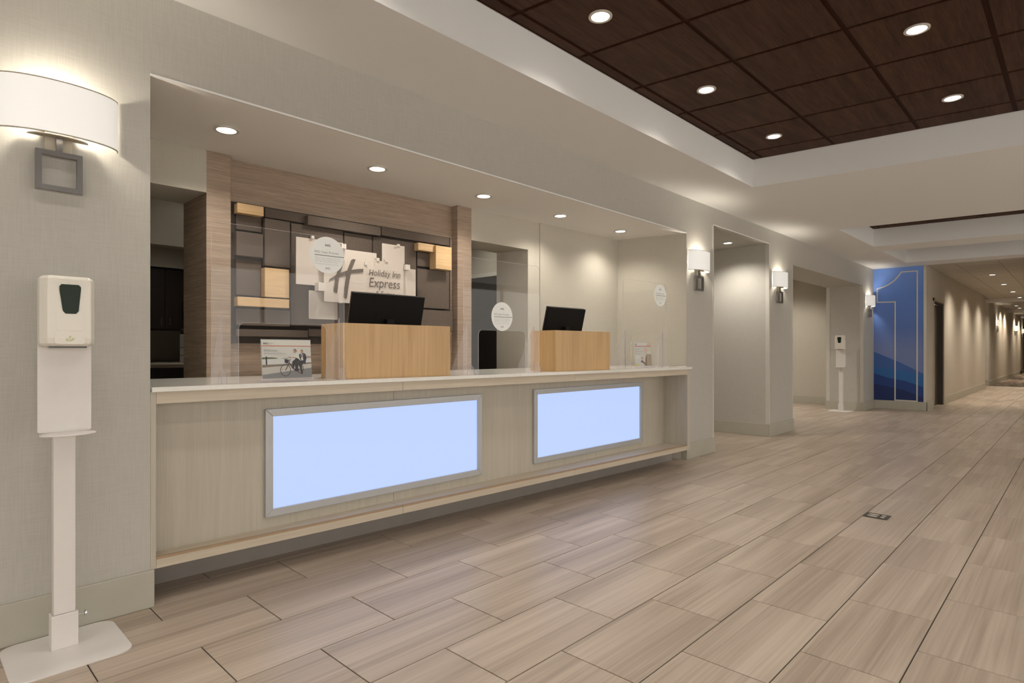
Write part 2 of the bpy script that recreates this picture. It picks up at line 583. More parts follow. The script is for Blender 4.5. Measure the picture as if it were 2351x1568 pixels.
for n, (dd, i, cx, cy, hw) in enumerate(tiles):
    if n >= 300:
        far.box(cx - TL / 2 + GAP, cx + TL / 2 - GAP, cy - hw, cy + hw, -0.02, 0.0)
        continue
    if i not in cache:
        a, b2 = TL / 2 - GAP, hw
        e = 0.0012
        mb = MB()
        vs = [(-a, -b2, -0.02), (a, -b2, -0.02), (a, b2, -0.02), (-a, b2, -0.02),
              (-a, -b2, -e), (a, -b2, -e), (a, b2, -e), (-a, b2, -e),
              (-a + e, -b2 + e, 0), (a - e, -b2 + e, 0), (a - e, b2 - e, 0), (-a + e, b2 - e, 0)]
        fs = [(0, 3, 2, 1), (0, 1, 5, 4), (1, 2, 6, 5), (2, 3, 7, 6), (3, 0, 4, 7),
              (4, 5, 9, 8), (5, 6, 10, 9), (6, 7, 11, 10), (7, 4, 8, 11), (8, 9, 10, 11)]
        mb.add(vs, fs)
        cache[i] = mb.mesh('floor_tile', M['tile'])
    o = bpy.data.objects.new('floor_tile', cache[i])
    COL.objects.link(o)
    o.parent = floor
    o.location = (cx, cy, 0)
tag(far.build('floor_tile_field', M['tile'], floor), kind='stuff')
carpet = struct('floor_corridor', MB().box(24.2, 43, 0.2, 2.9, -0.12, 0.004), M['carpet'], label='dark patterned corridor carpet')

# ------------------------------------------------------------------ front wall with its openings
X1 = at(345, 500, YW).x                       # 0.79 left edge of the desk opening
P1a, P1b = 5.74, 6.372                        # pillar beside the desk
P2a, P2b = 8.0, 8.885
P3a = 12.62
H2, H3 = 2.54, 2.355
wf = MB()
wf.box(-5, X1, YW, YW + 0.16, 0, ZC + 0.3)
wf.box(X1, P1a, YW, YW + 0.12, ZN, ZC + 0.3)
wf.box(P1a, P1b, YW, 4.6, 0, ZC + 0.3)
wf.box(P1b, P2a, YW, 4.6, H2, ZC + 0.3)
wf.box(P2a, P2b, YW, 4.6, 0, ZC + 0.3)
wf.box(P2b, P3a, YW, 3.60, H3, ZC + 0.3)
wf.box(P3a, XE, YW, 3.62, 0, ZC + 0.3)
struct('wall_front', wf, M['wall'], label='linen papered lobby wall with openings and pillars')
# desk niche
MB_ = -0.03
CB = 3.899
yb = lambda X: CB + MB_ * X                    # back line of the niche
struct('ceiling_niche', MB().box(X1 - 0.5, P1a, YW + 0.12, 4.3, ZN, ZN + 0.06).quad((X1, YW + 0.002, ZN - 0.0005), (P1a, YW + 0.002, ZN - 0.0005), (P1a, YW + 0.121, ZN - 0.0005), (X1, YW + 0.121, ZN - 0.0005)), M['ceil2'], label='plain white ceiling over the front desk')
struct('wall_niche_right', MB().prism([(P1a - 0.001, YW + 0.002), (P1a - 0.001, 3.9), (5.558, 3.9), (5.558, 3.735)], 0, ZN), M['wall2'], label='cream side wall at the right of the desk')
struct('wall_niche_left', MB().box(X1 - 0.5, X1 - 0.4, YW + 0.16, 4.35, 0, ZN), M['wall2'], label='hidden side wall of the desk area')
# back wall of the niche: left header, feature wall with two wings, right doorway, plain wall
ZR = 2.76                                      # ceiling of the rooms behind
zl, zr = 2.103, 2.087
CL0, CL1, CR0, CR1 = 1.326, 1.468, 3.293, 3.447
DR = 4.145
wb = MB()
wb.prism([(X1 - 0.4, yb(0.5)), (CL0, yb(CL0)), (CL0, 4.27), (X1 - 0.4, 4.27)], zl, ZR)
wb.prism([(CR1, yb(CR1)), (DR, yb(DR)), (DR - 0.068, 4.125), (CR1, 4.135)], zr, ZR)
wb.prism([(DR, yb(DR)), (4.303, yb(4.303)), (4.303, 4.125), (DR - 0.068, 4.125)], 0, ZR)
wb.prism([(4.303, yb(4.303) - 0.012), (5.6, yb(5.56) - 0.012), (5.6, 4.1), (4.303, 4.1)], 0, ZR)
struct('wall_niche_back', wb, M['wall2'], label='cream wall with two doorways behind the desk')
wg = MB()
wg.prism([(CL0, yb(CL0)), (CL1, yb(CL1)), (CL1, yb(CL1) + 0.075), (CL1, 4.27), (CL0, 4.27)], 0, ZR)
wg.prism([(CL1, yb(CL1) + 0.075), (CR0, yb(CR0) + 0.075), (CR0, 4.25), (CL1, 4.27)], 0, ZR)
wg.prism([(CR0, yb(CR0)), (CR1, yb(CR1)), (CR1, 4.135), (CR0, 4.25)], 0, ZR)
struct('wall_feature', wg, M['grass'], label='brown grasscloth feature wall behind the desk')
# rooms glimpsed behind
struct('wall_office', MB().box(0.2, 4.0, 5.2, 5.32, 1.965, ZR).box(0.2, 1.0, 5.2, 5.32, 0, 1.965).box(2.2, 4.0, 5.2, 5.32, 0, 1.965)
       .box(0.2, 5.2, 9.2, 9.3, 0, ZR).box(0.1, 0.2, 4.27, 9.3, 0, ZR).box(3.9, 4.0, 5.32, 9.2, 0, ZR), M['wall2'], label='cream walls of the back office')
struct('ceiling_office', MB().box(0.1, 5.2, 4.1, 9.3, ZR, ZR + 0.06), M['ceil'], label='ceiling of the back office')
struct('wall_staff', MB().box(5.05, 5.15, 4.1, 9.3, 0, ZR), M['wall2'], label='cream wall beside the staff door')
dstaff = struct('door_1', MB().box(5.012, 5.05, 5.075, 5.95, 0, 2.035), M['doorgrey'], label='charcoal staff door behind the desk')
struct('trim_1', MB().box(5.018, 5.05, 5.04, 5.075, 0, 2.085).box(5.018, 5.05, 5.04, 6.0, 2.035, 2.085), M['guard'], label='pale frame of the staff door')
# room beyond the third opening, passage beyond the second
struct('wall_lounge', MB().box(13.52, 13.64, 3.62, 7.0, 0, 2.7).box(P2b, 13.64, 7.0, 7.1, 0, 2.7).box(P1b, P2a, 5.6, 5.7, 0, 2.7).box(P2b - 0.1, P2b, 4.6, 7.0, 0, 2.7), M['wall2'], label='cream walls beyond the openings')
struct('ceiling_lounge', MB().box(P2b - 0.1, 13.64, 3.6, 7.1, 2.7, 2.76).box(P1b, P2a, 4.6, 5.7, 2.54, 2.6), M['ceil'], label='ceiling beyond the openings')
# lobby end wall, corridor
struct('wall_end', MB().box(XE, XE + 0.14, YH, YW + 0.63, 0, ZC + 0.3).box(XE, XE + 0.14, -5, 0.2, 0, ZC + 0.3).box(XE, XE + 0.14, 0.2, YH, 2.735, ZC + 0.3), M['hall'], label='end wall of the lobby')
wl = MB()
DX0, DX1, DZ = 14.142, 15.246, 2.115
wl.box(XE + 0.14, DX0, YH, YH + 0.14, 0, 2.8).box(DX0, DX1, YH, YH + 0.14, DZ, 2.8).box(DX1, 22.7, YH, YH + 0.14, 0, 2.8)
wl.box(24.2, 43, 2.19, 2.33, 0, 2.8).box(22.7, 24.2, 3.2, 3.3, 0, 2.8).box(24.2, 24.34, 2.33, 3.3, 0, 2.8).box(22.6, 22.7, YH + 0.14, 3.3, 0, 2.8)
wl.box(XE + 0.14, 43, 0.1, 0.2, 0, 2.8).box(42.9, 43, 0.2, 2.19, 0, 2.8)
struct('wall_corridor', wl, M['hall'], label='beige corridor walls')
ch = MB().box(XE + 0.14, 43, 0.2, 3.3, 2.738, 2.8)
chs = struct('ceiling_corridor', ch, M['tbar'], label='acoustic tile ceiling of the corridor')
yl = [2.12, 1.705, 1.095, 0.485]
xl = [XE + 0.15 + 0.61 * k for k in range(18)]
for j in range(3):
    for k in range(17):
        MB().box(xl[k] + 0.008, xl[k + 1] - 0.008, yl[j + 1] + 0.008, yl[j] - 0.008, 2.7345, 2.738).build('ceiling_tile', M['acoustic'], chs)
struct('trim_2', MB().box(23.9, 24.5, 0.2, 2.7, 2.66, 2.74).box(30.5, 31.0, 0.2, 2.19, 2.62, 2.74), M['ceil'], label='dropped ceiling beams across the corridor')
# the hidden rest of the lobby
WZ0, WZ1 = 0.15, 2.6                                # tall window openings added out of view for soft daylight fill
struct('wall_back', MB().box(-5.1, -5, -5, YW + 0.16, 0, WZ0).box(-5.1, -5, -5, YW + 0.16, WZ1, ZC + 0.3).box(-5.1, -5, -5, -4.6, WZ0, WZ1).box(-5.1, -5, 2.5, YW + 0.16, WZ0, WZ1), M['wall'], label='lobby wall behind the camera')
struct('wall_right', MB().box(-5.1, XE + 0.14, -5.1, -5, 0, WZ0).box(-5.1, XE + 0.14, -5.1, -5, WZ1, ZC + 0.3).box(-5.1, -4.6, -5.1, -5, WZ0, WZ1).box(12.6, XE + 0.14, -5.1, -5, WZ0, WZ1), M['wall'], label='lobby wall opposite the desk')
for wn, (axis, a, b0) in enumerate((('y', -4.6, 2.5), ('x', -4.6, 12.6))):
    wm = MB()
    k, n = 0, int((b0 - a) / 1.42)
    for k in range(n + 1):
        c = a + (b0 - a) * k / n
        if axis == 'y':
            wm.box(-5.08, -5.02, c - 0.03, c + 0.03, WZ0, WZ1)
        else:
            wm.box(c - 0.03, c + 0.03, -5.08, -5.02, WZ0, WZ1)
    struct('window_%d' % (wn + 1), wm, M['alu'], label='storefront window mullions')  # posts for the unseen openings added as daylight fill
    pd = bpy.data.lights.new('window_portal_%d' % (wn + 1), 'AREA')  # guides sky light through the added opening
    pd.shape = 'RECTANGLE'
    pd.size = b0 - a; pd.size_y = WZ1 - WZ0
    pd.cycles.is_portal = True
    po = bpy.data.objects.new('window_portal_%d' % (wn + 1), pd)
    COL.objects.link(po)
    if axis == 'y':
        po.location = (-5.12, (a + b0) / 2, (WZ0 + WZ1) / 2); po.rotation_euler = (PI / 2, 0, -PI / 2)
    else:
        po.location = ((a + b0) / 2, -5.12, (WZ0 + WZ1) / 2); po.rotation_euler = (PI / 2, 0, 0)

# ------------------------------------------------------------------ main ceiling with three coffers
SK = 0.125
YA, YB2 = 2.333, -3.2
cofs = [(-3.4, 5.832), (8.67, 10.457), (11.081, 12.79)]


def cx_at(x0, y):
    return x0 + SK * (YA - y)


mc = MB()
mc.quad((-5, YA, ZC), (XE, YA, ZC), (XE, YW, ZC), (-5, YW, ZC))
edges = [-5] + [e for c in cofs for e in c] + [XE]
for k in range(0, len(edges), 2):
    a, b3 = edges[k], edges[k + 1]
    pa = [(a, YA), (cx_at(a, YB2) if k else a, YB2)]
    pb = [(b3, YA), (cx_at(b3, YB2) if k + 2 < len(edges) else b3, YB2)]
    mc.quad(*[(p[0], p[1], ZC) for p in (pa[0], pa[1], pb[1], pb[0])])
mc.quad((-5, -5, ZC), (XE, -5, ZC), (XE, YB2, ZC), (-5, YB2, ZC))
for a, b3 in cofs:
    q = [(a, YA), (b3, YA), (cx_at(b3, YB2), YB2), (cx_at(a, YB2), YB2)]
    for i in range(4):
        p, r = q[i], q[(i + 1) % 4]
        mc.quad((p[0], p[1], ZC), (r[0], r[1], ZC), (r[0], r[1], ZW + 0.02), (p[0], p[1], ZW + 0.02))
struct('ceiling_slab', MB().box(-5.1, XE + 0.14, -5.1, YW + 0.16, 3.06, 3.16), M['grout'], label='structural slab above the ceiling')  # added out of view to stop sky light leaking in from above
struct('ceiling', mc, M['ceil'], label='plain lobby ceiling with recessed coffers')
for ci, (a, b3) in enumerate(cofs):
    q = [(a - 0.01, YA + 0.01), (cx_at(a, YB2) - 0.01, YB2 - 0.01), (cx_at(b3, YB2) + 0.01, YB2 - 0.01), (b3 + 0.01, YA + 0.01)]
    gr = struct('ceiling_wood', MB().prism(q, ZW, ZW + 0.04), M['cbar'], label=['dark wood panel ceiling of the nearest coffer', 'dark wood ceiling of the middle coffer', 'dark wood ceiling of the farthest coffer'][ci])
    ys = [YA - 0.012, 2.235, 1.622, 0.998, 0.380, -0.24, -0.86, -1.48, -2.1, -2.72, YB2 + 0.01]
    if ci == 0:
        xs = [5.558 - 0.636 * k for k in range(-1, 15)][::-1]
        xs = [x for x in xs if x > -3.35 and x < 5.8]
        xs = [-3.385] + xs + [5.818]
    else:
        n = int((b3 - a) / 0.62)
        xs = [a + 0.015] + [b3 - 0.27 - 0.62 * k for k in range(n, -1, -1) if b3 - 0.27 - 0.62 * k > a + 0.1] + [b3 - 0.015]
    hb = 0.015
    for j in range(len(ys) - 1):
        for k in range(len(xs) - 1):
            y1, y0 = ys[j] - hb, ys[j + 1] + hb
            if ci and j > 4: continue
            cxm, cym = (cx_at(xs[k], ys[j]) + cx_at(xs[k + 1], ys[j])) / 2, (y0 + y1) / 2
            xa0, xa1 = cx_at(xs[k], y0) + hb, cx_at(xs[k], y1) + hb
            xb0, xb1 = cx_at(xs[k + 1], y0) - hb, cx_at(xs[k + 1], y1) - hb
            poly = [(xa0 - cxm, y0 - cym), (xb0 - cxm, y0 - cym), (xb1 - cxm, y1 - cym), (xa1 - cxm, y1 - cym)]
            if ci == 0 and (xs[k + 1] < 0.5 or y1 < -0.9):
                if k % 2 or j % 2: pass
            MB().prism(poly, -0.008, 0.0).build('ceiling_panel', M['ctile'], gr, (cxm, cym, ZW))

# ------------------------------------------------------------------ baseboards and corner guards
bt = 0.014
bb = MB()
bb.box(-5, X1 + bt, YW - bt, YW, 0, BH).box(X1, X1 + bt, YW, YW + 0.16, 0, BH)
struct('baseboard_left', bb, M['base'], label='tall beige baseboard on the left wall', bevel=0.004)
struct('baseboard_pillar_1', MB().box(P1a - bt, P1b + bt, YW - bt, YW, 0, BH).box(P1a - bt, P1a, YW, YW + 0.1, 0, BH).box(P1b, P1b + bt, YW, 4.6, 0, BH), M['base'], label='baseboard of the pillar beside the desk', bevel=0.003)
struct('baseboard_pillar_2', MB().box(P2a - bt, P2b + bt, YW - bt, YW, 0, BH).box(P2a - bt, P2a, YW, 4.6, 0, BH).box(P2b, P2b + bt, YW, 4.6, 0, BH), M['base'], label='baseboard of the middle pillar', bevel=0.003)
struct('baseboard_pillar_3', MB().box(P3a - bt, XE, YW - bt, YW, 0, BH).box(P3a - bt, P3a, YW, 3.63, 0, BH), M['base'], label='baseboard of the pillar beside the mural', bevel=0.003)
struct('baseboard_end', MB().box(XE - bt, XE, YH - bt, YW - bt, 0, BH).box(XE - bt, DX0 - 0.055, YH - bt, YH, 0, BH), M['base'], label='baseboard under the mural', bevel=0.003)
struct('baseboard_corridor', MB().box(DX1 + 0.055, 22.7, YH - bt, YH, 0, BH).box(24.2, 43, 2.19 - bt, 2.19, 0, BH).box(24.2 - bt, 24.2, 2.19 - bt, 2.34, 0, BH + 0.02), M['base'], label='corridor baseboard', bevel=0.003)
struct('baseboard_lounge', MB().box(13.52 - bt, 13.52, 3.63, 7, 0, BH), M['base'], label='baseboard of the room beyond the third opening', bevel=0.003)
gw, gt = 0.028, 0.003


def guard(n, x, y, z1, sx, lab):
    """angle strip over an outside corner at (x, y); sx = -1 when the wall lies on the +x side"""
    mb = MB()
    if sx < 0:
        mb.box(x - gt, x + gw, y - gt, y, BH, z1).box(x - gt, x, y, y + gw * 1.6, BH, z1)
    else:
        mb.box(x - gw, x + gt, y - gt, y, BH, z1).box(x, x + gt, y, y + gw * 1.6, BH, z1)
    struct('trim_%d' % n, mb, M['guard'], label=lab)


guard(3, P1b, YW, H2, 1, 'corner guard on the pillar beside the desk')
guard(4, P2a, YW, H2, -1, 'corner guard on the near edge of the middle pillar')
guard(5, P2b, YW, H3, 1, 'corner guard on the far edge of the middle pillar')
guard(6, P3a, YW, H3, -1, 'corner guard on the pillar beside the far dispenser')
struct('trim_7', MB().box(P3a - gt, P3a, 3.56, 3.62 + gt, BH, H3), M['guard'], label='corner guard behind the far dispenser')
struct('trim_8', MB().box(XE - 0.012, XE + 0.0, YH + 0.0, YH + 0.045, BH, 2.66), M['guard'], label='corner guard beside the mural')
struct('trim_9', MB().box(X1, P1a, YW - 0.002, YW, ZN, ZN + 0.01).box(P1b, P2a, YW - 0.002, YW, H2, H2 + 0.01), M['ceil'], label='white bead along the opening heads')
struct('trim_10', MB().box(24.2 - 0.004, 24.2, 2.19, 2.31, BH + 0.02, 2.66), M['guard'], label='pale corner panel at the corridor narrowing')

# corridor door
struct('door_2', MB().box(DX0 + 0.04, DX1 - 0.04, YH + 0.09, YH + 0.13, 0, DZ - 0.04), M['doorbronze'], label='dark recessed door in the corridor wall')
struct('trim_11', MB().box(DX0 - 0.05, DX0 + 0.004, YH - 0.018, YH, 0, DZ + 0.05).box(DX1 - 0.004, DX1 + 0.05, YH - 0.018, YH, 0, DZ + 0.05).box(DX0 - 0.05, DX1 + 0.05, YH - 0.018, YH, DZ - 0.004, DZ + 0.05), M['doorframe'], label='painted casing of the corridor door')
struct('trim_12', MB().box(DX0, DX0 + 0.03, YH + 0.001, YH + 0.09, 0, DZ).box(DX1 - 0.03, DX1, YH + 0.001, YH + 0.09, 0, DZ).box(DX0, DX1, YH + 0.001, YH + 0.09, DZ - 0.03, DZ), M['doorbronze'], label='dark jambs of the corridor door')
struct('door_3', MB().box(37.2, 38.1, 2.176, 2.19, 0, 2.1), M['doorframe'], label='pale door far down the corridor')


# ------------------------------------------------------------------ downlights
def make_downlight(name):
    r = empty(name)
    MB().disc_ring(0, 0, -0.008, 0.0, 0.050, 0.066).build('trim_ring', M['dtrim'], r, smooth=False, bevel=0.002)
    MB().disc(0, 0, -0.005, -0.001, 0.050).build('lens', M['lens'], r)
    return r


def place_downlight(loc, label, group, watts, col=WARM, spot=2.45, blend=0.75, proto=[None]):
    if proto[0] is None:
        proto[0] = make_downlight('downlight')
        r = proto[0]
    else:
        r = empty('downlight')
        for ch in list(proto[0].children):
            if ch.type == 'MESH':
                c = ch.copy(); COL.objects.link(c); c.parent = r
    r.location = loc
    tag(r, label, 'ceiling light', group)
    ld = bpy.data.lights.new('downlight_lamp', 'SPOT')
    ld.energy = watts
    ld.color = col
    ld.spot_size = spot
    ld.spot_blend = blend
    ld.shadow_soft_size = 0.05
    lo = bpy.data.objects.new('downlight_lamp', ld)
    COL.objects.link(lo)
    lo.parent = r
    lo.location = (0, 0, -0.012)
    return r


wl_names = {(2.724, 1.936): 'recessed downlight in the wood ceiling, nearest of the row along the desk',
            (4.012, 1.936): 'recessed downlight in the wood ceiling, second of the row along the desk',
            (5.292, 1.936): 'recessed downlight in the wood ceiling, by its corner above the pillar',
            (4.10, 0.695): 'recessed downlight in the wood ceiling, near one of the right-hand row',
            (5.40, 0.695): 'recessed downlight in the wood ceiling, far one of the right-hand row'}
for (x, y), lab in wl_names.items():
    place_downlight((x, y, ZW - 0.008), lab, 'downlights in the wood ceiling', DOWN_W)
for x in (1.43, 0.14, -1.15, -2.44):
    place_downlight((x, 1.936, ZW - 0.008), 'recessed downlight in the wood ceiling outside the picture', 'unseen wood ceiling downlights', DOWN_W)
for y in (0.695, -0.55, -1.79, -3.0):
    for x in (2.81, 1.51, 0.2, -1.1, -2.4):
        if y < -2.9 : continue
        place_downlight((x, y, ZW - 0.008), 'recessed downlight in the wood ceiling outside the picture', 'unseen wood ceiling downlights', DOWN_W)
for y in (-0.55, -1.79):
    for x in (4.15, 5.45):
        place_downlight((x, y, ZW - 0.008), 'recessed downlight in the wood ceiling outside the picture', 'unseen wood ceiling downlights', DOWN_W)
for x in (9.55, 11.95):
    for y in (1.5, 0.0, -1.5):
        place_downlight((cx_at(x, y), y, ZW - 0.008), 'recessed downlight hidden inside the far coffers', 'unseen far coffer downlights', DOWN_W * 1.6)
niche_l = ['leftmost downlight over the desk, near the sconce wall', 'downlight over the desk above the brown feature wall, second from left', 'downlight over the desk at the right end of the feature wall, third from left',
           'downlight over the desk above the right doorway, fourth from left', 'rightmost downlight over the desk beside the cream side wall']
for k, x in enumerate((1.276, 2.249, 3.229, 4.183, 5.15)):
    place_downlight((x, 3.412, ZN - 0.0015), niche_l[k], 'downlights over the desk', NICHE_W)
place_downlight((7.53, 3.34, H2 - 0.001), 'single downlight in the head of the narrow passage between pillars', 'passage downlight', NICHE_W * 2.6)
place_downlight((10.8, 4.9, 2.7 - 0.001), 'hidden downlight in the room beyond the third opening', 'unseen lounge downlights', 260)  # added out of view to brighten the walls past the opening
place_downlight((12.5, 4.55, 2.7 - 0.001), 'hidden downlight in the room beyond the third opening', 'unseen lounge downlights', 120)  # second added lamp, closer to the wall it brightens
place_downlight((2.0, 4.75, ZR - 0.001), 'hidden downlight behind the left doorway header', 'unseen office downlights', 12)
place_downlight((4.45, 5.0, ZR - 0.001), 'hidden downlight behind the right doorway header', 'unseen office downlights', 45, WARM, 2.7, 1.0)  # added to brighten the staff wall seen through the doorway
place_downlight((2.3, 7.4, ZR - 0.001), 'hidden dim downlight inside the back office', 'unseen office downlights', 45, WARM, 2.7, 1.0)  # added to lift the dark cabinets in the office
hall_l = ['corridor downlight nearest the blue mural', 'second corridor downlight from the mural', 'third corridor downlight from the mural', 'fourth corridor downlight, just before the narrowing']
for k, x in enumerate((16.07, 18.61, 21.14, 23.55)):
    place_downlight((x, 1.39, 2.7345), hall_l[k], 'corridor downlights', HALL_W, (1.0, 0.88, 0.72), 2.45, 1.0)
for k, x in enumerate((28.0, 29.6, 34.0, 36.5)):
    place_downlight((x, 1.75, 2.738), ['far corridor downlight, first beyond the narrowing', 'far corridor downlight, second beyond the narrowing', 'far corridor downlight, third beyond the narrowing', 'farthest downlight down the corridor'][k], 'far corridor downlights', HALL_W, (1.0, 0.84, 0.64))


# ------------------------------------------------------------------ sconces
def make_sconce(shade_mat):
    """origin on the wall, facing -y; half-oval fabric shade over a square nickel frame"""
    r = empty('wall_sconce')
    w, dpt, z0, z1, th = 0.205, 0.105, 1.985, 2.19, 0.003
    n = 24
    out, inn = [], []
    for k in range(n + 1):
        a = PI * k / n
        out.append((w * math.cos(a), -0.004 - dpt * math.sin(a)))
        inn.append(((w - th) * math.cos(a), -0.004 - (dpt - th) * math.sin(a)))
    mb = MB()
    vs, fs = [], []
    for o_, i_ in zip(out, inn):
        vs += [(o_[0], o_[1], z0), (o_[0], o_[1], z1), (i_[0], i_[1], z0), (i_[0], i_[1], z1)]
    for k in range(n):
        a, b4 = 4 * k, 4 * k + 4
        fs += [(a, a + 1, b4 + 1, b4), (a + 2, b4 + 2, b4 + 3, a + 3), (a + 1, a + 3, b4 + 3, b4 + 1), (a, b4, b4 + 2, a + 2)]
    fs += [(0, 2, 3, 1), (4 * n, 4 * n + 1, 4 * n + 3, 4 * n + 2)]
    mb.add(vs, fs)
    sh = mb.build('lamp_shade', shade_mat, r)
    smooth_by_angle(sh)
    for z in (z0, z1):
        t = MB()
        vs, fs = [], []
        for k in range(n + 1):
            a = PI * k / n
            for rr in (0.0012, -0.003):
                for dz in (-0.0022, 0.0022):
                    vs.append(((w + rr) * math.cos(a), -0.004 - (dpt + rr) * math.sin(a), z + dz))
        for k in range(n):
            a, b4 = 4 * k, 4 * k + 4
            fs += [(a, a + 1, b4 + 1, b4), (a + 2, b4 + 2, b4 + 3, a + 3), (a + 1, a + 3, b4 + 3, b4 + 1), (a, b4, b4 + 2, a + 2)]
        fs += [(0, 2, 3, 1), (4 * n, 4 * n + 1, 4 * n + 3, 4 * n + 2)]
        t.add(vs, fs).build('shade_rim', M['shadetrim'], sh)
    # diffuser plate across the bottom, leaving an open edge
    MB().prism([(0.10 * math.cos(PI * k / 12), -0.012 - 0.055 * math.sin(PI * k / 12)) for k in range(13)][::-1], z0 + 0.004, z0 + 0.008).build('bottom_plate', M['shadetrim'], r)
    f0, f1, fz0, fz1, fw = -0.076, 0.076, 1.775, 1.932, 0.0195
    fr = MB()
    fr.plate([(f0, fz0), (f1, fz0), (f1, fz0 + fw), (f0, fz0 + fw)], -0.042, -0.022)
    fr.plate([(f0, fz1 - fw), (f1, fz1 - fw), (f1, fz1), (f0, fz1)], -0.042, -0.022)
    fr.plate([(f0, fz0 + fw), (f0 + fw, fz0 + fw), (f0 + fw, fz1 - fw), (f0, fz1 - fw)], -0.042, -0.022)
    fr.plate([(f1 - fw, fz0 + fw), (f1, fz0 + fw), (f1, fz1 - fw), (f1 - fw, fz1 - fw)], -0.042, -0.022)
    fr.build('square_frame', M['chrome'], r)
    MB().box(-0.010, 0.010, -0.037, -0.027, fz1, z0 + 0.006).build('arm', M['chrome'], r)
    MB().box(-0.045, 0.045, -0.022, -0.001, fz1 + 0.005, 2.14).build('wall_plate', M['shadetrim'], r)
    return r


def sconce_light(r, watts, col=(1.0, 0.90, 0.74)):
    ld = bpy.data.lights.new('sconce_lamp', 'POINT')
    ld.energy = watts
    ld.color = col
    ld.shadow_soft_size = 0.03
    lo = bpy.data.objects.new('sconce_lamp', ld)
    COL.objects.link(lo)
    lo.parent = r
    lo.location = (0, -0.058, 2.10)


sc0 = make_sconce(M['shade'])
sc_list = [(0.462, YW, 'large half-round wall sconce beside the near sanitizer stand', 'lobby wall sconces'),
           (5.975, YW, 'half-round wall sconce on the pillar next to the desk', 'lobby wall sconces'),
           (8.32, YW, 'half-round wall sconce on the middle pillar', 'lobby wall sconces'),
           (13.02, YW, 'half-round wall sconce beside the blue mural', 'lobby wall sconces')]
for k, (x, y, lab, g) in enumerate(sc_list):
    s = sc0 if k == 0 else copy_tree(sc0)
    s.location = (x, y, 0)
    tag(s, lab, 'wall lamp', g)
    sc_list[k] = (s, SCONCE_W)
hs0 = make_sconce(M['shadehall'])
for k, (x, lab) in enumerate(((26.7, 'warm sconce on the corridor wall just past the narrowing'), (34.0, 'warm sconce farther down the corridor wall, second past the narrowing'), (38.6, 'warm sconce at the far end of the corridor'))):
    s = hs0 if k == 0 else copy_tree(hs0)
    s.location = (x, 2.19, 0)
    tag(s, lab, 'wall lamp', 'corridor sconces')
    sc_list.append((s, SCONCE_W * 1.3))
for s, w in sc_list:
    sconce_light(s, w)

# ------------------------------------------------------------------ reception desk
DM = -0.043
DC = YW - DM * 0.80                                  # front line of the desk: Y = DC + DM X
TH = math.atan(DM)
desk = empty('reception_desk', (0.80, YW, 0), TH)
tag(desk, 'long pale laminate reception desk with two glowing blue panels', 'desk')
ux = lambda X: (X - 0.80) / math.cos(TH)             # along the desk front
UE = ux(5.43)
zb, zsh, zr0, zr1 = 0.164, 0.203, 0.900, 0.953
j1, j2 = ux(at(925, 880, DC, DM).x), ux(at(1320, 865, DC, DM).x)
for a, b5 in ((0.016, j1 - 0.0012), (j1 + 0.0012, j2 - 0.0012), (j2 + 0.0012, UE - 0.05)):
    MB().box(a, b5, 0.0, 0.025, zr0, zr1).build('top_rail', M['lam_h'], desk)
    MB().box(a, b5, 0.0, 0.30, zb, zsh).build('bottom_shelf', M['lam_h'], desk)
    MB().box(a, b5, 0.003, 0.016, zsh, zsh + 0.011).build('shelf_edge_strip', M['lam_edge'], desk)
MB().box(-0.0065, 0.015, 0.0, 0.16, zb, zr1).build('left_stile', M['lam_v'], desk)
MB().box(UE - 0.05, UE, 0.0, 0.30, zb, zr1).build('right_stile', M['lam_v'], desk)
# recessed front panels run parallel to the room wall
PM, PC = -0.0105, 3.115


def desk_local(X, Y):
    dx, dy = X - 0.80, Y - YW
    c, s = math.cos(-TH), math.sin(-TH)
    return (dx * c - dy * s, dx * s + dy * c)


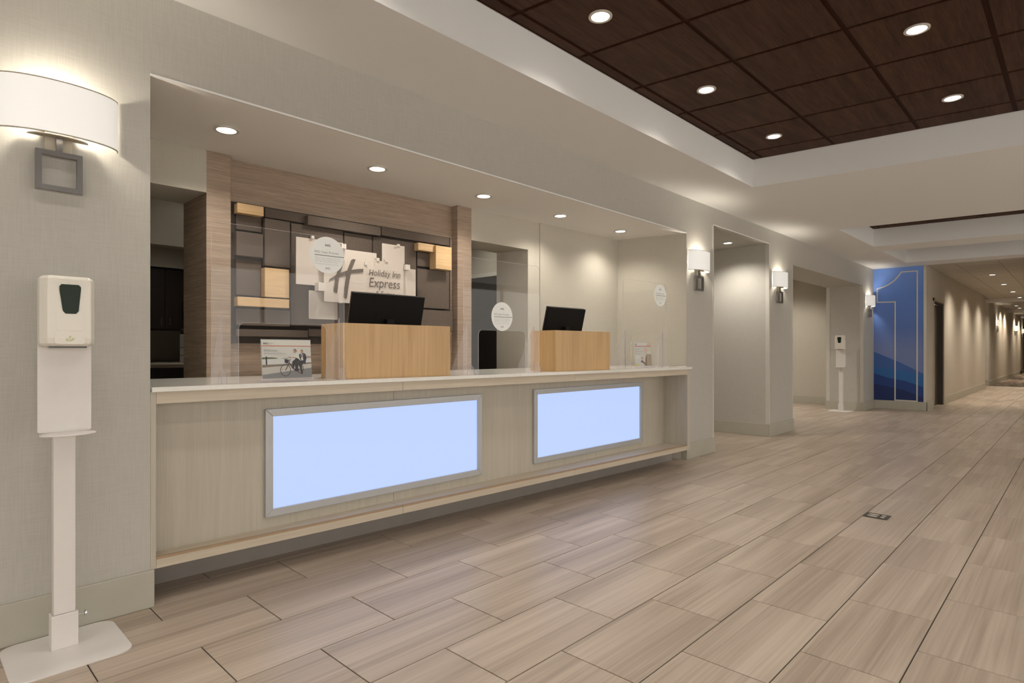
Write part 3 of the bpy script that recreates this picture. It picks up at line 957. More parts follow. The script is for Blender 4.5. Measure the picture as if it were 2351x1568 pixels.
pj1, pj2 = at(904, 900, PC, PM).x, at(1298, 880, PC, PM).x
for a, b5 in ((0.83, pj1 - 0.0015), (pj1 + 0.0015, pj2 - 0.0015), (pj2 + 0.0015, 5.46)):
    poly = [desk_local(X, PC + PM * X + d) for X, d in ((a, 0), (b5, 0), (b5, 0.02), (a, 0.02))]
    MB().prism(poly, zsh - 0.01, zr1).build('front_panel', M['lam_v'], desk)
tk = [(0.84, 3.262), (5.60, 3.075), (5.60, 3.10), (0.84, 3.29)]
MB().prism([desk_local(*p) for p in tk], 0.0, zb + 0.02).build('toe_kick', M['toe'], desk)
pth = math.atan(PM)
for k, (xl0, xr0, yt0, yb0, yt1, yb1) in enumerate(((609, 1106, 939, 1190, 905, 1088), (1225.5, 1474.5, 894, 1065, 877, 1014))):
    pts = [at(xl0, yt0, PC - 0.012, PM), at(xl0, yb0, PC - 0.012, PM), at(xr0, yt1, PC - 0.012, PM), at(xr0, yb1, PC - 0.012, PM)]
    Xa, Xb = pts[0].x, pts[2].x
    za = (pts[1].z + pts[3].z) / 2
    zt = (pts[0].z + pts[2].z) / 2
    wd = Xb - Xa
    lx, ly = desk_local(Xa, PC + PM * Xa)
    fw = 0.040
    dif = MB().box(fw, wd - fw, -0.006, -0.002, za + fw, zt - fw).build('light_panel', M['lit'], desk, (lx, ly, 0), pth - TH)
    dif['label'] = 'glowing pale blue panel in a grey frame'
    g = 0.0007
    for nm, poly in (('frame_bar', [(0, za), (wd, za), (wd - fw, za + fw), (fw, za + fw)]),
                     ('frame_bar', [(0, zt), (fw, zt - fw), (wd - fw, zt - fw), (wd, zt)]),
                     ('frame_bar', [(0, za + g), (fw, za + fw + g), (fw, zt - fw - g), (0, zt - g)]),
                     ('frame_bar', [(wd, za + g), (wd, zt - g), (wd - fw, zt - fw - g), (wd - fw, za + fw + g)])):
        MB().plate(poly, -0.018, -0.0005).build(nm, M['alu'], dif, bevel=0.0015)
# counter top of two slabs
ct = empty('countertop', (0.80, YW, zr1))
tag(ct, 'glossy pale quartz countertop along the whole desk', 'countertop')
xs1 = at(1196, 856, DC - 0.012, DM).x
fy = lambda X: DC + DM * X - 0.012
byk = lambda X: yb(X) - 0.004
o0 = (0.80, YW)
sl = lambda pts: [(p[0] - o0[0], p[1] - o0[1]) for p in pts]
xmid = xs1
MB().prism(sl([(X1 + 0.004, fy(X1)), (xmid - 0.0008, fy(xmid)), (xmid - 0.0008, byk(xmid)), (X1 + 0.004, byk(X1))]), 0, 0.022).build('counter_slab', M['quartz'], ct, bevel=0.002)
MB().prism(sl([(xmid + 0.0008, fy(xmid)), (5.452, fy(5.452)), (5.49, YW - 0.004), (P1a - 0.006, YW - 0.004), (5.552, 3.70), (5.552, byk(5.552) - 0.012), (xmid + 0.0008, byk(xmid) - 0.012)]), 0, 0.022).build('counter_slab', M['quartz'], ct, bevel=0.002)
ZT = zr1 + 0.022


def on_desk(X, v):
    """world spot on the counter: X along the front, v behind the front line"""
    u = ux(X)
    c, s = math.cos(TH), math.sin(TH)
    return (0.80 + u * c - v * s, YW + u * s + v * c, ZT)


# ------------------------------------------------------------------ maple screens with monitors
def maple_screen(Xa, Xb, lab):
    w = (Xb - Xa) / math.cos(TH)
    r = empty('monitor_screen_box', on_desk(Xa, 0.085), TH)
    tag(r, lab, 'privacy box', 'maple screens on the desk')
    h = 0.321
    MB().box(0, w, 0, 0.018, 0, h).build('front_board', M['maple'], r, bevel=0.0012)
    MB().box(0.0, 0.018, 0.0185, 0.27, 0, h).build('side_board', M['maple'], r, bevel=0.0012)
    MB().box(w - 0.018, w, 0.0185, 0.27, 0, h).build('side_board', M['maple'], r, bevel=0.0012)
    return r


maple_screen(1.768, 2.534, 'wide maple box screen behind the welcome card, left of the two')
maple_screen(3.557, 4.254, 'maple box screen at the right of the desk, below the smaller monitor')


def monitor(Xa, Xb, lab):
    w = (Xb - Xa) / math.cos(TH)
    r = empty('computer_monitor', on_desk((Xa + Xb) / 2, 0.27), TH)
    tag(r, lab, 'monitor', 'monitors on the desk')
    h = 0.30
    tilt = Matrix.Translation((0, 0.0, 0.37)) @ Matrix.Rotation(math.radians(14), 4, 'X')
    MB().box(-w / 2, w / 2, -0.016, 0.012, -h / 2, h / 2).xf(tilt).build('housing', M['black'], r, bevel=0.004)
    MB().box(-w / 2 - 0.002, w / 2 + 0.002, 0.0125, 0.018, -h / 2 - 0.002, h / 2 + 0.002).xf(tilt).build('bezel', M['blackgloss'], r)
    MB().box(-w * 0.17, w * 0.17, -0.0175, -0.016, -h * 0.33, h * 0.12).xf(tilt).build('rear_hatch', M['black'], r)
    MB().box(-0.025, 0.025, -0.045, -0.02, 0.012, 0.36).build('stand_column', M['black'], r)
    MB().prism(rrect(-0.11, 0.11, -0.10, 0.07, 0.02), 0.0, 0.012).build('stand_base', M['black'], r)
    return r


m1 = [at(803, 672, DC + 0.25, DM), at(967, 684, DC + 0.25, DM)]
monitor(m1[0].x, m1[1].x, 'black monitor seen from behind above the left maple screen')
m2 = [at(1253, 707, DC + 0.25, DM), at(1337, 713, DC + 0.25, DM)]
monitor(m2[0].x, m2[1].x, 'black monitor seen from behind above the right maple screen')


# ------------------------------------------------------------------ acrylic barriers
def barrier(Xa, Xb, cut, fins, sticker, lab):
    k = 0.9856
    Xa, Xb, cut, fins = Xa * k, Xb * k, (cut[0] * k, cut[1] * k), (fins[0] * k, fins[1] * k)
    sticker = (sticker[0] * k, CAM_H + (sticker[1] - CAM_H) * k)
    w = (Xb - Xa) / math.cos(TH)
    r = empty('sneeze_guard', on_desk(Xa, 0.055), TH)
    tag(r, lab, 'sneeze guard', 'acrylic guards on the desk')
    h, ch = 0.790, 0.302
    c0, c1 = cut[0] - Xa, cut[1] - Xa
    rad = 0.03
    pts = [(0, 0), (c0, 0)]
    for k in range(7):
        a = PI - PI / 2 * k / 6
        pts.append((c0 + rad + rad * math.cos(a), ch - rad + rad * math.sin(a)))
    for k in range(7):
        a = PI / 2 - PI / 2 * k / 6
        pts.append((c1 - rad + rad * math.cos(a), ch - rad + rad * math.sin(a)))
    pts += [(c1, 0), (w, 0)]
    for k in range(7):
        a = PI / 2 * k / 6
        pts.append((w - rad + rad * math.cos(a), h - rad + rad * math.sin(a)))
    for k in range(7):
        a = PI / 2 + PI / 2 * k / 6
        pts.append((rad + rad * math.cos(a), h - rad + rad * math.sin(a)))
    # sheet: front face and violet-tinged rim
    mb = MB()
    n = len(pts)
    t = 0.005
    vs = [(p[0], 0, p[1]) for p in pts] + [(p[0], t, p[1]) for p in pts]
    for tri in tessellate_polygon([[Vector((p[0], p[1], 0)) for p in pts]]):
        pass
    tris = tessellate_polygon([[Vector((p[0], p[1], 0)) for p in pts]])
    mb.add(vs, [tuple(q) for q in tris])
    pane = mb.build('acrylic_sheet', M['clear'], r)
    rim = MB()
    e = 0.0010
    for i in range(n):
        a, b6 = Vector(pts[i]), Vector(pts[(i + 1) % n])
        d = (b6 - a)
        if d.length < 1e-6: continue
        d.normalize()
        nn = Vector((-d.y, d.x)) * e
        vs = [(a.x, 0.0005, a.y), (b6.x, 0.0005, b6.y), (b6.x + nn.x, 0.0005, b6.y + nn.y), (a.x + nn.x, 0.0005, a.y + nn.y),
              (a.x, t, a.y), (b6.x, t, b6.y), (b6.x + nn.x, t, b6.y + nn.y), (a.x + nn.x, t, a.y + nn.y)]
        rim.add(vs, BOXF)
    rim.build('sheet_rim', M['clear'] if False else M['clearfin'], r)
    for fx in fins:
        x = fx - Xa
        MB().add([(x, 0.006, 0), (x, 0.19, 0.0), (x, 0.19, 0.02), (x, 0.012, 0.345), (x, 0.006, 0.345)], [(0, 1, 2, 3, 4)]).build('fin', M['clearfin'], r)
        MB().box(x - 0.0012, x + 0.0012, 0.0052, 0.0076, 0.0, 0.345).build('fin_edge', M['acredge'], r)
        arc = [(x, -0.002, 0.0)] + [(x, -0.002 - 0.065 * math.cos(PI / 2 * k / 8), 0.075 * math.sin(PI / 2 * k / 8)) for k in range(9)]
        MB().add(arc, [tuple(range(len(arc)))]).build('foot', M['clearfin'], r)
        ed = MB()
        for k in range(8):
            p, q = arc[k + 1], arc[k + 2]
            ed.add([(x - 0.0013, p[1], p[2]), (x + 0.0013, p[1], p[2]), (x + 0.0013, q[1], q[2]), (x - 0.0013, q[1], q[2])], [(0, 1, 2, 3)])
        ed.build('foot_edge', M['acredge'], r)
    # round sticker
    sx, sz = sticker
    sx -= Xa; sz -= ZT
    R = 0.101
    st = MB()
    pts2 = [(sx + R * math.cos(2 * PI * k / 48), sz + R * math.sin(2 * PI * k / 48)) for k in range(48)]
    st.plate(pts2, -0.0012, -0.0004)
    so = st.build('round_sticker', M['sticker'], r)
    so['label'] = 'white round sticker with print'
    y = -0.0018

    def prt(mb, m='ink'):
        mb.build('print', M[m], so)
    prt(fit_text('IHG', sx - 0.014, sx + 0.016, sz + 0.048, y, bold=0.02))
    for k in range(26):
        a = 2 * PI * k / 26
        if abs(math.sin(a)) < 0.45: continue
        prt(MB().box(sx + 0.001 + 0.026 * math.cos(a) - 0.0007, sx + 0.001 + 0.026 * math.cos(a) + 0.0007, y, y + 0.0003, sz + 0.054 + 0.024 * math.sin(a) - 0.0012, sz + 0.054 + 0.024 * math.sin(a) + 0.0012), 'inklight') if k % 2 else None
    prt(fit_text('IHG Clean Promise', sx - 0.075, sx + 0.066, sz + 0.009, y), 'inkgrey')
    prt(MB().box(sx - 0.075, sx + 0.0985, y, y + 0.0004, sz - 0.0045, sz - 0.0015))
    for q, (tx, xe) in enumerate((('Welcome. We are committed to high levels of', 0.076), ('cleanliness. If this isn\'t what you find, we will', 0.076), ('make it right. It\'s our IHG Clean Promise', 0.06))):
        prt(fit_text(tx, sx - 0.075, sx + xe, sz - 0.0185 - 0.0105 * q, y), 'inklight')
    prt(fit_text('Visit ihg.com/clean for full terms and conditions', sx - 0.075, sx + 0.066, sz - 0.052, y), 'inklight')
    prt(fit_text('IHG', sx - 0.012, sx + 0.014, sz - 0.078, y, bold=0.015), 'inkgrey')
    return r


barrier(1.078, 1.787, (1.208, 1.678), (1.128, 1.758), (1.684, 1.671), 'clear acrylic guard at the left of the desk, in front of the logo wall')
barrier(2.660, 3.398, (2.794, 3.249), (2.700, 3.345), (3.012, 1.380), 'clear acrylic guard in the middle of the desk, by the right doorway')
barrier(4.468, 5.162, (4.590, 5.026), (4.505, 5.112), (5.058, 1.662), 'clear acrylic guard at the right end of the desk, against the cream wall')

# ------------------------------------------------------------------ cards on the counter
def pm(name, col):
    M[name] = plain(name, col, 0.45, vary=0.02, bscale=30)


pm('p_sky', (0.56, 0.56, 0.53)); pm('p_head', (0.62, 0.62, 0.58)); pm('p_orange', (0.50, 0.14, 0.06)); pm('p_tree', (0.11, 0.13, 0.075))
pm('p_water', (0.56, 0.57, 0.55)); pm('p_ledge', (0.20, 0.165, 0.125)); pm('p_pave', (0.47, 0.455, 0.42)); pm('p_road', (0.20, 0.20, 0.205))
pm('p_dark', (0.035, 0.035, 0.04)); pm('p_navy', (0.035, 0.035, 0.065)); pm('p_skin', (0.44, 0.27, 0.19)); pm('p_jacket', (0.60, 0.60, 0.53)); pm('p_hair', (0.22, 0.13, 0.07))
pm('p_bike', (0.075, 0.055, 0.05)); pm('p_red', (0.50, 0.07, 0.04)); pm('p_tan', (0.36, 0.30, 0.23)); pm('p_blush', (0.60, 0.47, 0.40)); pm('p_lime', (0.52, 0.52, 0.16)); pm('p_brown', (0.16, 0.10, 0.07))


def card(name, X, v, w, h, label, draw, lean=0.10):
    r = empty(name, on_desk(X, v), TH)
    tag(r, label, 'sign')
    MB().prism(rrect(-0.018, w + 0.02, -0.03, 0.05, 0.004), 0.0, 0.009).build('acrylic_base', M['clearfin'], r, bevel=0.001)
    MB().box(-0.005, w + 0.006, -0.012, 0.012, 0.009, 0.020).build('slot_block', M['clearfin'], r, bevel=0.001)
    T = Matrix.Translation((0, 0, 0.020)) @ Matrix.Rotation(-lean, 4, 'X')
    b = MB().box(0, w, -0.001, 0.001, 0, h).xf(T).build('card', M['p_sky'], r)
    MB().box(-0.003, w + 0.003, 0.0015, 0.0035, 0, h + 0.003).xf(T).build('acrylic_back', M['clearfin'], r)
    layer = [0]

    def put(mb, m):
        layer[0] += 1
        dy = -0.00112 - 0.00004 * layer[0]
        mb.v = [(p[0], dy, p[2]) for p in mb.v]
        mb.xf(T).build('print', M[m], b)

    def poly(pts, m):
        mb = MB()
        vs = [(p[0] * w, 0, p[1] * h) for p in pts]
        mb.add(vs, [tuple(t) for t in tessellate_polygon([[Vector((q[0], q[2], 0)) for q in vs]])])
        put(mb, m)

    def ring(cx, cz, rx, rz, wd, m, n=28):
        mb = MB()
        o = []
        for k in range(n):
            a = 2 * PI * k / n
            o.append((cx + rx * math.cos(a), cz + rz * math.sin(a)))
            o.append((cx + (rx - wd) * math.cos(a), cz + (rz - wd * h / w * 0 - wd * w / h) * math.sin(a)))
        vs = [(p[0] * w, 0, p[1] * h) for p in o]
        mb.add(vs, [(2 * k, (2 * k + 2) % (2 * n), (2 * k + 3) % (2 * n), 2 * k + 1) for k in range(n)])
        put(mb, m)

    def bar(a, b7, wd, m):
        a, b7 = Vector((a[0] * w, a[1] * h)), Vector((b7[0] * w, b7[1] * h))
        d = (b7 - a).normalized()
        nn = Vector((-d.y, d.x)) * wd * w / 2
        mb = MB().add([(a.x + nn.x, 0, a.y + nn.y), (a.x - nn.x, 0, a.y - nn.y), (b7.x - nn.x, 0, b7.y - nn.y), (b7.x + nn.x, 0, b7.y + nn.y)], [(0, 1, 2, 3)])
        put(mb, m)

    def disc(cx, cz, rx, rz, m):
        poly([(cx + rx * math.cos(2 * PI * k / 20), cz + rz * math.sin(2 * PI * k / 20)) for k in range(20)], m)

    def txt(s, x0, x1, z0, m, **k):
        put(fit_text(s, x0 * w, x1 * w, z0 * h, 0, **k), m)
    draw(poly, ring, bar, disc, txt)
    return r


def draw_welcome(poly, ring, bar, disc, txt):
    q = lambda x, y: ((x - 155) / 1475.0, (1385 - y) / 1195.0)          # spots measured on the card
    P = lambda pts, m: poly([q(*p) for p in pts], m)
    P([(155, 190), (1630, 190), (1630, 375), (155, 375)], 'p_head')
    P([(155, 795), (1630, 785), (1630, 905), (155, 965)], 'p_water')
    P([(155, 735), (420, 735), (560, 750), (640, 778), (155, 795)], 'p_tree')
    P([(730, 770), (930, 762), (930, 780), (730, 780)], 'p_tree')
    P([(1490, 700), (1520, 690), (1560, 705), (1630, 690), (1630, 775), (1490, 775)], 'p_tan')
    P([(155, 965), (900, 945), (1630, 905), (1630, 950), (900, 1000), (155, 1050)], 'p_ledge')
    P([(155, 1050), (900, 1000), (1630, 950), (1630, 1080), (155, 1270)], 'p_pave')
    P([(155, 1270), (1630, 1080), (1630, 1385), (155, 1385)], 'p_road')
    P([(262, 710), (302, 710), (302, 960), (262, 965)], 'p_dark')
    P([(155, 366), (1630, 378), (1630, 402), (155, 390)], 'p_orange')
    w = lambda a, b, d, m: bar(q(*a), q(*b), d / 1475.0, m)
    c1, c2 = q(832, 1145), q(1275, 1105)
    ring(c1[0], c1[1], 160 / 1475, 190 / 1195, 0.014, 'p_bike')
    ring(c2[0], c2[1], 110 / 1475, 145 / 1195, 0.013, 'p_bike')
    w((832, 1145), (940, 930), 26, 'p_bike'); w((940, 900), (1060, 1100), 30, 'p_bike'); w((1060, 1110), (1270, 1120), 30, 'p_bike')
    w((950, 900), (985, 790), 24, 'p_bike'); w((930, 735), (1010, 745), 18, 'p_bike'); w((990, 960), (1110, 1150), 22, 'p_bike')
    P([(812, 790), (950, 815), (915, 940), (812, 915)], 'p_navy')
    P([(1130, 1100), (1240, 1100), (1220, 1190), (1100, 1180)], 'p_dark')
    d = q(740, 1110); disc(d[0], d[1], 0.009, 0.013, 'p_red')
    d = q(1265, 1200); disc(d[0], d[1], 0.010, 0.011, 'p_red')
    # man
    P([(1260, 650), (1330, 605), (1400, 600), (1460, 640), (1490, 760), (1460, 860), (1450, 955), (1400, 940), (1330, 850), (1260, 800)], 'p_navy')
    P([(1310, 625), (1355, 610), (1385, 840), (1320, 835)], 'p_jacket')
    P([(1325, 640), (1345, 640), (1350, 740), (1325, 760)], 'p_navy')
    P([(1230, 840), (1400, 850), (1400, 920), (1330, 1000), (1350, 1280), (1305, 1285), (1270, 1080), (1240, 1010)], 'p_dark')
    d = q(1345, 550); disc(d[0], d[1], 0.027, 0.046, 'p_skin')
    P([(1310, 520), (1340, 495), (1385, 510), (1385, 580), (1365, 560), (1350, 520)], 'p_hair')
    P([(1385, 620), (1405, 615), (1415, 690), (1395, 690)], 'p_orange')
    # woman
    P([(1140, 600), (1190, 575), (1230, 690), (1290, 800), (1265, 830), (1180, 760), (1070, 750), (1100, 690)], 'p_jacket')
    P([(1030, 735), (1150, 735), (1150, 755), (1040, 770)], 'p_skin')
    P([(1150, 750), (1240, 790), (1280, 840), (1120, 950), (1080, 1100), (1040, 1090), (1035, 880), (1130, 800)], 'p_dark')
    P([(1110, 960), (1190, 900), (1240, 880), (1200, 1180), (1140, 1190)], 'p_dark')
    d = q(1130, 545); disc(d[0], d[1], 0.028, 0.046, 'p_skin')
    P([(1090, 490), (1130, 472), (1170, 490), (1195, 545), (1160, 570), (1140, 520)], 'p_hair')
    # lettering
    a = q(212, 335); b = q(340, 335); txt('IHG', a[0], b[0], a[1], 'ink', bold=0.02)
    a = q(360, 300); b = q(490, 300); txt('Rewards', a[0], b[0], a[1], 'inkgrey')
    a = q(360, 335); b = q(425, 335); txt('Club', a[0], b[0], a[1], 'inkgrey')
    a = q(215, 555); b = q(610, 555); txt('Welcome', a[0], b[0], a[1], 'inkgrey', shear=0.25)
    a = q(212, 638); b = q(865, 638); txt('IHG Rewards Club members', a[0], b[0], a[1], 'inkgrey', shear=0.25)


def draw_offer(poly, ring, bar, disc, txt):
    P = poly
    P([(0, 0), (1, 0), (1, 1), (0, 1)], 'p_sky')
    P([(0, 0.86), (1, 0.86), (1, 1), (0, 1)], 'p_head')
    P([(0.72, 0.86), (1, 0.86), (1, 1), (0.82, 1)], 'p_blush')
    P([(0, 0.835), (1, 0.835), (1, 0.86), (0, 0.86)], 'p_red')
    P([(0.5, 0.0), (1, 0.0), (1, 0.55), (0.88, 0.62), (0.74, 0.58), (0.62, 0.34)], 'p_tan')
    P([(0.60, 0.0), (0.66, 0.0), (0.70, 0.40), (0.66, 0.48)], 'p_brown')
    disc(0.68, 0.66, 0.13, 0.14, 'p_blush')
    P([(0.70, 0.52), (1, 0.5), (1, 0.72), (0.8, 0.66)], 'p_jacket')
    P([(0, 0.3), (0.3, 0.33), (0.3, 0.45), (0, 0.42)], 'p_head')
    P([(0.3, 0.18), (0.46, 0.12), (0.56, 0.05), (0.62, 0.08), (0.40, 0.26)], 'p_brown')
    disc(0.42, 0.33, 0.06, 0.05, 'p_skin')
    disc(0.09, 0.05, 0.09, 0.055, 'p_lime')
    for k, xe in enumerate((0.30, 0.46, 0.34)):
        P([(0.04, 0.70 - 0.095 * k), (xe, 0.70 - 0.095 * k), (xe, 0.735 - 0.095 * k), (0.04, 0.735 - 0.095 * k)], 'inklight')
    txt('IHG', 0.03, 0.15, 0.90, 'ink', bold=0.02)


card('welcome_card', 1.302, 0.045, 0.262, 0.200, 'landscape welcome card with a couple on a bicycle, in an acrylic holder', draw_welcome)
card('offer_card', 4.695, 0.125, 0.262, 0.215, 'small upright card in a clear holder at the right end of the desk', draw_offer)

# ------------------------------------------------------------------ feature wall art
FC, FM = CB + 0.075, MB_
art = empty('fabric_wall_art', (0, FC, 0), math.atan(FM))
tag(art, 'wall art of brown felt panels and maple blocks behind the desk', 'wall art')
cf = math.cos(math.atan(FM))


def crop4(x, y):
    return 500 + x / 4.0534, 430 + y / 4.0534


def art_rect(x0, x1, yl0, yl1, yr0, yr1, dep):
    """extent of a piece on the art wall from its measured corner rows; dep = how far it stands off the wall"""
    a0 = at(*crop4(x0, yl0), FC - dep, FM); a1 = at(*crop4(x0, yl1), FC - dep, FM)
    b0 = at(*crop4(x1, yr0), FC - dep, FM); b1 = at(*crop4(x1, yr1), FC - dep, FM)
    return a0.x / cf, b0.x / cf, (a1.z + b1.z) / 2, (a0.z + b0.z) / 2


xa, xb, za, zt_ = art_rect(122, 2165, 130, 1412, 470, 1390, 0.015)
za = 1.185
MB().box(xa, xb, -0.015, -0.001, za, zt_).build('backing_board', M['backing'], art)
ARTZ = zt_
for x0, x1, a, b_, c, d, dep in (
        (440, 836, 190, 282, 248, 338, 0.040), (840, 1522, 262, 352, 362, 452, 0.085), (1526, 2158, 366, 450, 470, 546, 0.045),
        (172, 412, 250, 396, 285, 420, 0.040), (175, 428, 405, 634, 436, 658, 0.075), (170, 412, 662, 1003, 692, 1015, 0.040),
        (440, 678, 286, 734, 318, 750, 0.075), (682, 1171, 320, 1290, 412, 1300, 0.045), (1178, 1439, 416, 1300, 456, 1300, 0.045),
        (1446, 1850, 456, 1300, 520, 1300, 0.045), (1857, 2010, 600, 736, 618, 752, 0.040), (1858, 2156, 748, 1122, 790, 1138, 0.060),
        (1860, 2190, 1135, 1330, 1150, 1342, 0.090), (172, 678, 1122, 1286, 1145, 1296, 0.060), (172, 845, 1312, 1392, 1332, 1396, 0.050),
        (850, 1500, 1316, 1392, 1332, 1396, 0.045)):
    p, q, r_, s_ = art_rect(x0, x1, a, b_, c, d, dep)
    MB().box(p + 0.001, q - 0.001, -dep, -0.015, r_ + 0.001, min(s_ - 0.001, ARTZ + 0.01)).build('felt_panel', M['fabric'], art, bevel=0.004)
for x0, x1, a, b_, c, d, dep in ((188, 432, 143, 236, 183, 268, 0.100), (443, 669, 745, 1018, 768, 1033, 0.105), (190, 669, 1016, 1101, 1045, 1127, 0.105),
                                 (1868, 2028, 515, 586, 536, 601, 0.100), (2033, 2180, 540, 758, 560, 771, 0.125)):
    p, q, r_, s_ = art_rect(x0, x1, a, b_, c, d, dep)
    MB().box(p, q, -dep, -0.0405, r_, s_).build('maple_block', M['maple_h'], art, bevel=0.002)

# glass logo sign
sign = empty('hotel_logo_sign', (0, FC, 0), math.atan(FM))
tag(sign, 'layered frosted glass hotel sign with a large H and lettering', 'sign')
for x0, x1, a, b_, c, d, dep in ((740, 1165, 460, 892, 518, 935, 0.150), (1000, 1480, 560, 1056, 608, 1100, 0.165), (1000, 1385, 640, 1056, 662, 1085, 0.185),
                                 (1387, 1730, 664, 1100, 716, 1100, 0.185), (1540, 1741, 523, 690, 549, 712, 0.165), (1640, 1843, 740, 1100, 770, 1100, 0.155), (860, 1118, 950, 1219, 985, 1231, 0.150)):
    p, q, r_, s_ = art_rect(x0, x1, a, b_, c, d, dep)
    g = MB().box(p, q, -dep, -dep + 0.008, r_, s_).build('glass_sheet', M['frost'], sign)
    e = 0.0022
    MB().box(p - e, p, -dep - 0.0005, -dep + 0.0085, r_, s_).box(p, q, -dep - 0.0005, -dep + 0.0085, r_ - e, r_).box(q, q + e, -dep - 0.0005, -dep + 0.0085, r_, s_).build('glass_edge', M['frost_edge'], g)
for cx, cy, s_, dep in ((893, 465, 26, 0.165), (1182, 549, 42, 0.180), (1500, 672, 25, 0.195), (1578, 683, 22, 0.195), (1388, 710, 25, 0.195), (1692, 541, 20, 0.175), (1776, 745, 42, 0.200), (982, 926, 72, 0.215), (1155, 1064, 25, 0.195)):
    p = at(*crop4(cx, cy), FC - dep, FM)
    hs = (at(*crop4(cx + s_ / 2, cy), FC - dep, FM) - at(*crop4(cx - s_ / 2, cy), FC - dep, FM)).length / 2
    X = p.x / cf
    MB().box(X - hs, X + hs, -dep, -dep + 2 * hs, p.z - hs, p.z + hs).build('standoff_cube', M['cube'], sign, bevel=0.0015)
    MB().tube([(X, -dep + 2 * hs, p.z), (X, -0.03, p.z)], 0.005).build('standoff_pin', M['chrome'], sign)


def crop7(x, y):
    return 700 + x / 9.042, 530 + y / 9.042


LD = 0.1875


def lp(x, y):
    p = at(*crop7(x, y), FC - LD, FM)
    return (p.x / cf, p.z)


hl = MB()
for pts, y0 in (([(975, 610), (1012, 586), (1065, 598), (985, 800), (945, 1000), (912, 1200), (885, 1400), (850, 1408), (815, 1380), (832, 1200), (862, 1000), (905, 800)], 0),
                ([(770, 680), (800, 622), (836, 615), (745, 880), (708, 1080), (682, 1296), (640, 1282), (612, 1240), (640, 1040), (690, 850)], 0.0002),
                ([(508, 1056), (530, 1000), (700, 892), (900, 822), (1100, 796), (1226, 790), (1222, 862), (1000, 882), (800, 938), (600, 1012)], 0.0004)):
    hl.plate([lp(*p) for p in pts], -LD - 0.002 - y0, -LD - y0)
hl.build('letter_h_mark', M['logo'], sign)
for s_, x0, x1, yb_, bold, sh in (('H', 1342, 1440, 930, 0.015, 0.18), ('oliday Inn', 1445, 1992, 958, 0.0, 0.18), ('Express', 1345, 1985, 1185, 0.0, 0.14), ('& Suites', 1480, 1865, 1368, 0.0, 0.15)):
    a, b_ = lp(x0, yb_), lp(x1, yb_)
    mb = fit_text(s_, a[0], b_[0], (a[1] + b_[1]) / 2 - (0.0 if s_ != 'H' else 0.0), -LD - 0.0015, bold=bold, shear=sh)
    zb0 = (a[1] + b_[1]) / 2
    mb.v = [(p[0], p[1], zb0 + (p[2] - zb0) * 1.14) for p in mb.v]
    mb.build('lettering', M['logo'], sign)


